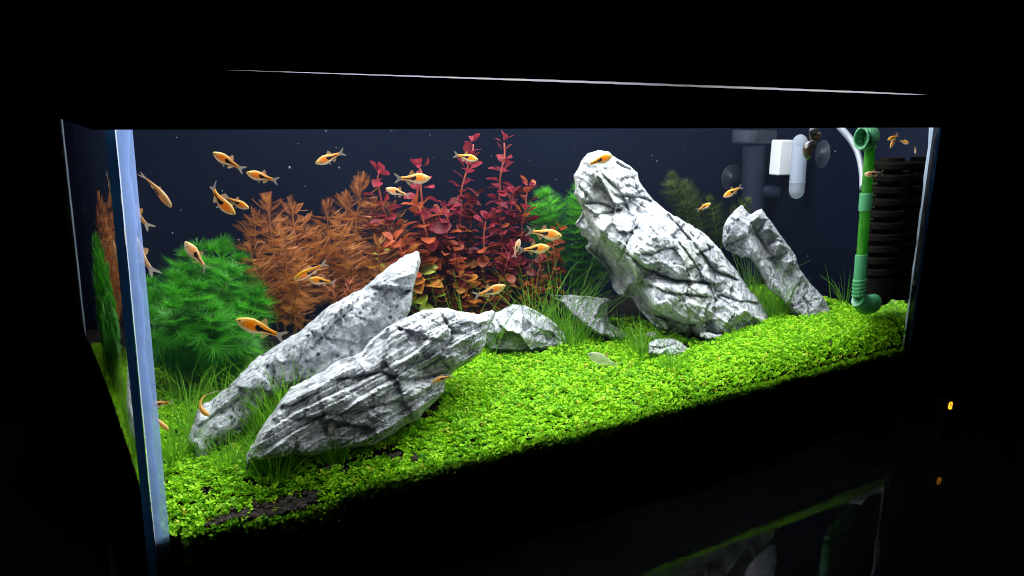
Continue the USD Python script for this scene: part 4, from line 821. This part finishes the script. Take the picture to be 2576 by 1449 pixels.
# the sponge: a stack of soft discs
S0 = np.array([.5755, .040, at(2190, 692, .04)[2]]); zt_ = at(2205, 398, .04)[2]; nd = 10; hh = (zt_-S0[2])/nd; rs = .0207
obj('sponge_core', lathe([(0, 0), (0, rs*.62), (hh*nd, rs*.62), (hh*nd, 0)], S0, (0, 0, 1), 32), 'sponge_black', flt, smooth=40)
obj('bottom_cap', lathe([(0, 0), (0, rs*.7), (.006, rs*.95), (.024, rs*.95), (.024, 0)], S0 - [0, 0, .0255], (0, 0, 1), 32), 'sponge_black', flt, smooth=40)  # added black block that hides the mirrored slab under the sponge
for k in range(nd):
    z0 = S0 + [0, 0, hh*k]; t_ = hh*.66
    obj('sponge_disc', lathe([(0, rs*.5), (0, rs*.93), (t_*.2, rs), (t_*.8, rs), (t_, rs*.93), (t_, rs*.5)], z0, (0, 0, 1), 40), 'sponge_black', flt, smooth=40)
obj('sponge_holder', lathe([(0, 0), (0, .004), (.03, .004), (.03, 0)], S0 + [-.004, -.004, -.03], (0, 0, 1), 16), 'green_plastic', flt, smooth=40)
hp = [at(x, y, .085-.0105*k) for k, (x, y) in enumerate( ((2095, 300), (2116, 323), (2140, 350), (2155, 376), (2164, 405), (2169, 440), (2169, 474)))]
ho = tube(spline(hp, 30), .0030, 16); obj('air_hose', ho, 'hose_grey', smooth=True, label='grey hose curving down to the collar of the green filter pipe', cat='hose')

# ------------------------------------------------------------------ fittings in the far right corner
ik = thing('intake_tube', 'dark grey intake tube with clear box on top standing at the back wall', 'filter intake', loc=at(1895, 520, .255))
a_, b_ = at(1893, 700, .262), at(1897, 368, .262)
obj('pipe', lathe([(0, 0), (0, .0122), (np.linalg.norm(b_-a_), .0122), (np.linalg.norm(b_-a_), 0)], a_, b_-a_, 32), 'tube_smoke', ik, smooth=40)
e0, e1 = at(1905, 481, .258), at(1960, 484, .250)
obj('side_branch', lathe([(0, 0), (0, .0062), (np.linalg.norm(e1-e0), .0062), (np.linalg.norm(e1-e0), 0)], e0, e1-e0, 24), 'tube_smoke', ik, smooth=40)
q0, q1 = at(1858, 362, .262), at(1938, 326, .262)
obj('clear_box', rbox(q0[0], q1[0], .248, .276, q0[2], q1[2], .002), 'clear_plastic', ik, smooth=30)
q0, q1 = at(1872, 358, .245), at(1926, 330, .245)
obj('inner_cup', lathe([(0, .010), (.004, .012), (q1[2]-q0[2], .0135)], [(q0[0]+q1[0])/2, .262, q0[2]], (0, 0, 1), 28), 'clear_plastic', ik, smooth=40)
def cup(p, d, r, label, mt='cup_rubber'):
    obj('suction_cup', lathe([(.006, 0), (.006, r*.3), (.003, r*.45), (.0008, r*.9), (0, r), (.0006, r*1.0), (.0012, r*.88)], p, d, 36), mt, smooth=40, label=label, cat='suction cup')
cup(np.array([*at(1846, 448, .288)[:1], .2925, at(1846, 448, .288)[2]]), (0, -1, 0), .0125, 'dark round suction cup on the back wall left of the intake tube')
pc = at(2052, 388, .180); cup(np.array([L-T-.0024, pc[1], pc[2]]), (-1, 0, 0), .0125, 'dark round suction cup on the side wall behind the milky tube')
q0, q1 = at(1947, 441, .235), at(1986, 352, .235)
hb_ = thing('heater_holder', 'white rectangular plastic holder beside the milky tube in the far right corner', 'holder', loc=q0)
obj('block', rbox(q0[0], q1[0]+.004, .228, .245, q0[2], q1[2], .0015), 'white_plastic', hb_, smooth=30)
obj('clip', rbox(q1[0]+.003, q1[0]+.008, .225, .232, q0[2]-.003, q1[2]-.006, .001), 'white_plastic', hb_, smooth=30)
mk = thing('milky_tube', 'upright milky white tube with rounded ends beside the white holder', 'tube', loc=at(2002, 500, .205))
a_, b_ = at(2003, 500, .195), at(2014, 338, .195); ln = np.linalg.norm(b_-a_); r_ = .0082
prof = [(r_*(1-math.cos(t)), r_*math.sin(t)) for t in np.linspace(0, math.pi/2, 8)] + [(ln-r_*(1-math.sin(t)), r_*math.cos(t)) for t in np.linspace(0, math.pi/2, 8)]
obj('shell', lathe(prof, a_, b_-a_, 32), 'milky', mk, smooth=True)
obj('filling', lathe([(ln*.27, 0), (ln*.27, r_*.82), (ln*.80, r_*.82), (ln*.80, 0)], a_, b_-a_, 28), 'milky', mk, smooth=40)
obj('end_cap', lathe([(ln*.255, r_*.90), (ln*.256, r_*1.05), (ln*.27, r_*1.05), (ln*.271, r_*.90)], a_, b_-a_, 32), 'milky', mk, smooth=40)

# ------------------------------------------------------------------ two snails on the front glass
def snail(px, py, r, rot, label):
    p = at(px, py, YF+.002+r*.75)
    t = thing('snail', label, 'snail', None, loc=p); v, f, c = [], [], []
    turns, n, sd = 2.6, 90, 18; th_ = np.linspace(0, turns*2*np.pi, n); gr = np.exp(-.20*(th_[-1]-th_)); rad = r*.62*gr
    for k in range(n):
        a = th_[k] + rot; cen = p + np.array([math.cos(a)*rad[k], -r*.25 + r*.75*(1-gr[k])*-.4 + .0, math.sin(a)*rad[k]]); tu = r*.56*gr[k]
        ro = np.array([math.cos(a), 0, math.sin(a)])
        for j in range(sd):
            b = 2*np.pi*j/sd; v.append(cen + tu*(math.cos(b)*ro + math.sin(b)*np.array([0, 1.15, 0])))
            st = .5 + .5*math.sin(j/sd*2*np.pi*3 + .7*math.sin(th_[k]*3)); c.append([.018+.035*st**4, .011+.018*st**4, .007+.006*st**4])
    for k in range(n-1):
        for j in range(sd):
            a_, b_ = k*sd + j, k*sd + (j+1) % sd; f += [[a_, b_, b_+sd], [a_, b_+sd, a_+sd]]
    obj('shell', (np.array(v), np.array(f)), 'shell', t, smooth=True, col=np.array(c))
    s = trimesh.creation.icosphere(3, 1.0); fv = s.vertices*[r*.72, r*.22, r*.50]; fv = fv*(1+.12*noise(fv, 700, 5))[:, None]
    obj('foot', (fv + p + [r*.25*math.cos(rot), -r*.62, r*.3*math.sin(rot)], s.faces), 'shell', t, smooth=True, col=np.full(fv.shape, .03))
snail(2033, 371, .0072, .9, 'lower of two dark brown striped snails on the glass beside the milky tube')
snail(2043, 336, .0070, 2.6, 'upper of two dark brown striped snails, cut off by the black rim')

sp = []
for k in range(46):
    q_ = at(R.uniform(380, 2120), R.uniform(335, 700), R.uniform(.02, .2)); b_ = trimesh.creation.icosphere(1, R.uniform(.00012, .00026)); sp.append((b_.vertices + q_, b_.faces))
obj('water_specks', cat_mesh(*sp), 'white_plastic', label='tiny pale specks drifting in the water', cat='specks', kind='stuff')
# ------------------------------------------------------------------ specks in the water and a small power light
for px, py, Y, r, lb in ((728, 422, .05, .0006, 'pale round speck floating left of the middle, above the brown plants'), (820, 330, .012, .0004, 'tiny bright bubble under the rim above the brown plants'), (985, 330, .012, .00035, 'tiny bright bubble under the rim left of the red spires'),
                         (2101, 381, .07, .00045, 'tiny white speck left of the air hose'), (1727, 452, .09, .00045, 'tiny bright bubble at the tip of the olive plant'), (600, 603, .06, .00035, 'tiny white speck above the green dome'), (2277, 690, .01, .0005, 'tiny white speck low at the right corner seam'), (853, 422, .06, .0004, 'tiny faint speck right of the pale round speck')):
    s = trimesh.creation.icosphere(2, r); s.vertices = s.vertices*(1+.25*noise(s.vertices, 900, 1))[:, None]
    obj('bubble', (s.vertices + at(px, py, Y), s.faces), 'hose_grey', smooth=True, label=lb, cat='bubble')
PW = np.array([0.0, -.056, 0.0]); pp = at_air(2390, 1020, PW[1])
pw = thing('power_box', 'small black power box with a glowing orange ring beside the tank', 'power box', loc=(pp[0], pp[1], 0))
obj('case', rbox(pp[0]-.005, pp[0]+.005, pp[1]+.0006, pp[1]+.008, .0005, pp[2]+.0045, .0015), 'black_plastic', pw, smooth=30)
an = np.linspace(-.2, 1.68*np.pi, 30); ringp = [pp + np.array([.0023*math.cos(a), -.0004, .0027*math.sin(a)]) for a in an]
rg = obj('ring_light', tube(np.array(ringp), .00042, 8), 'amber_light', pw, smooth=True)
obj('tick', tube(np.array([pp + [.0003, -.0004, -.0004], pp + [.0024, -.0004, -.0026]]), .00038, 8), 'amber_light', rg, smooth=True)
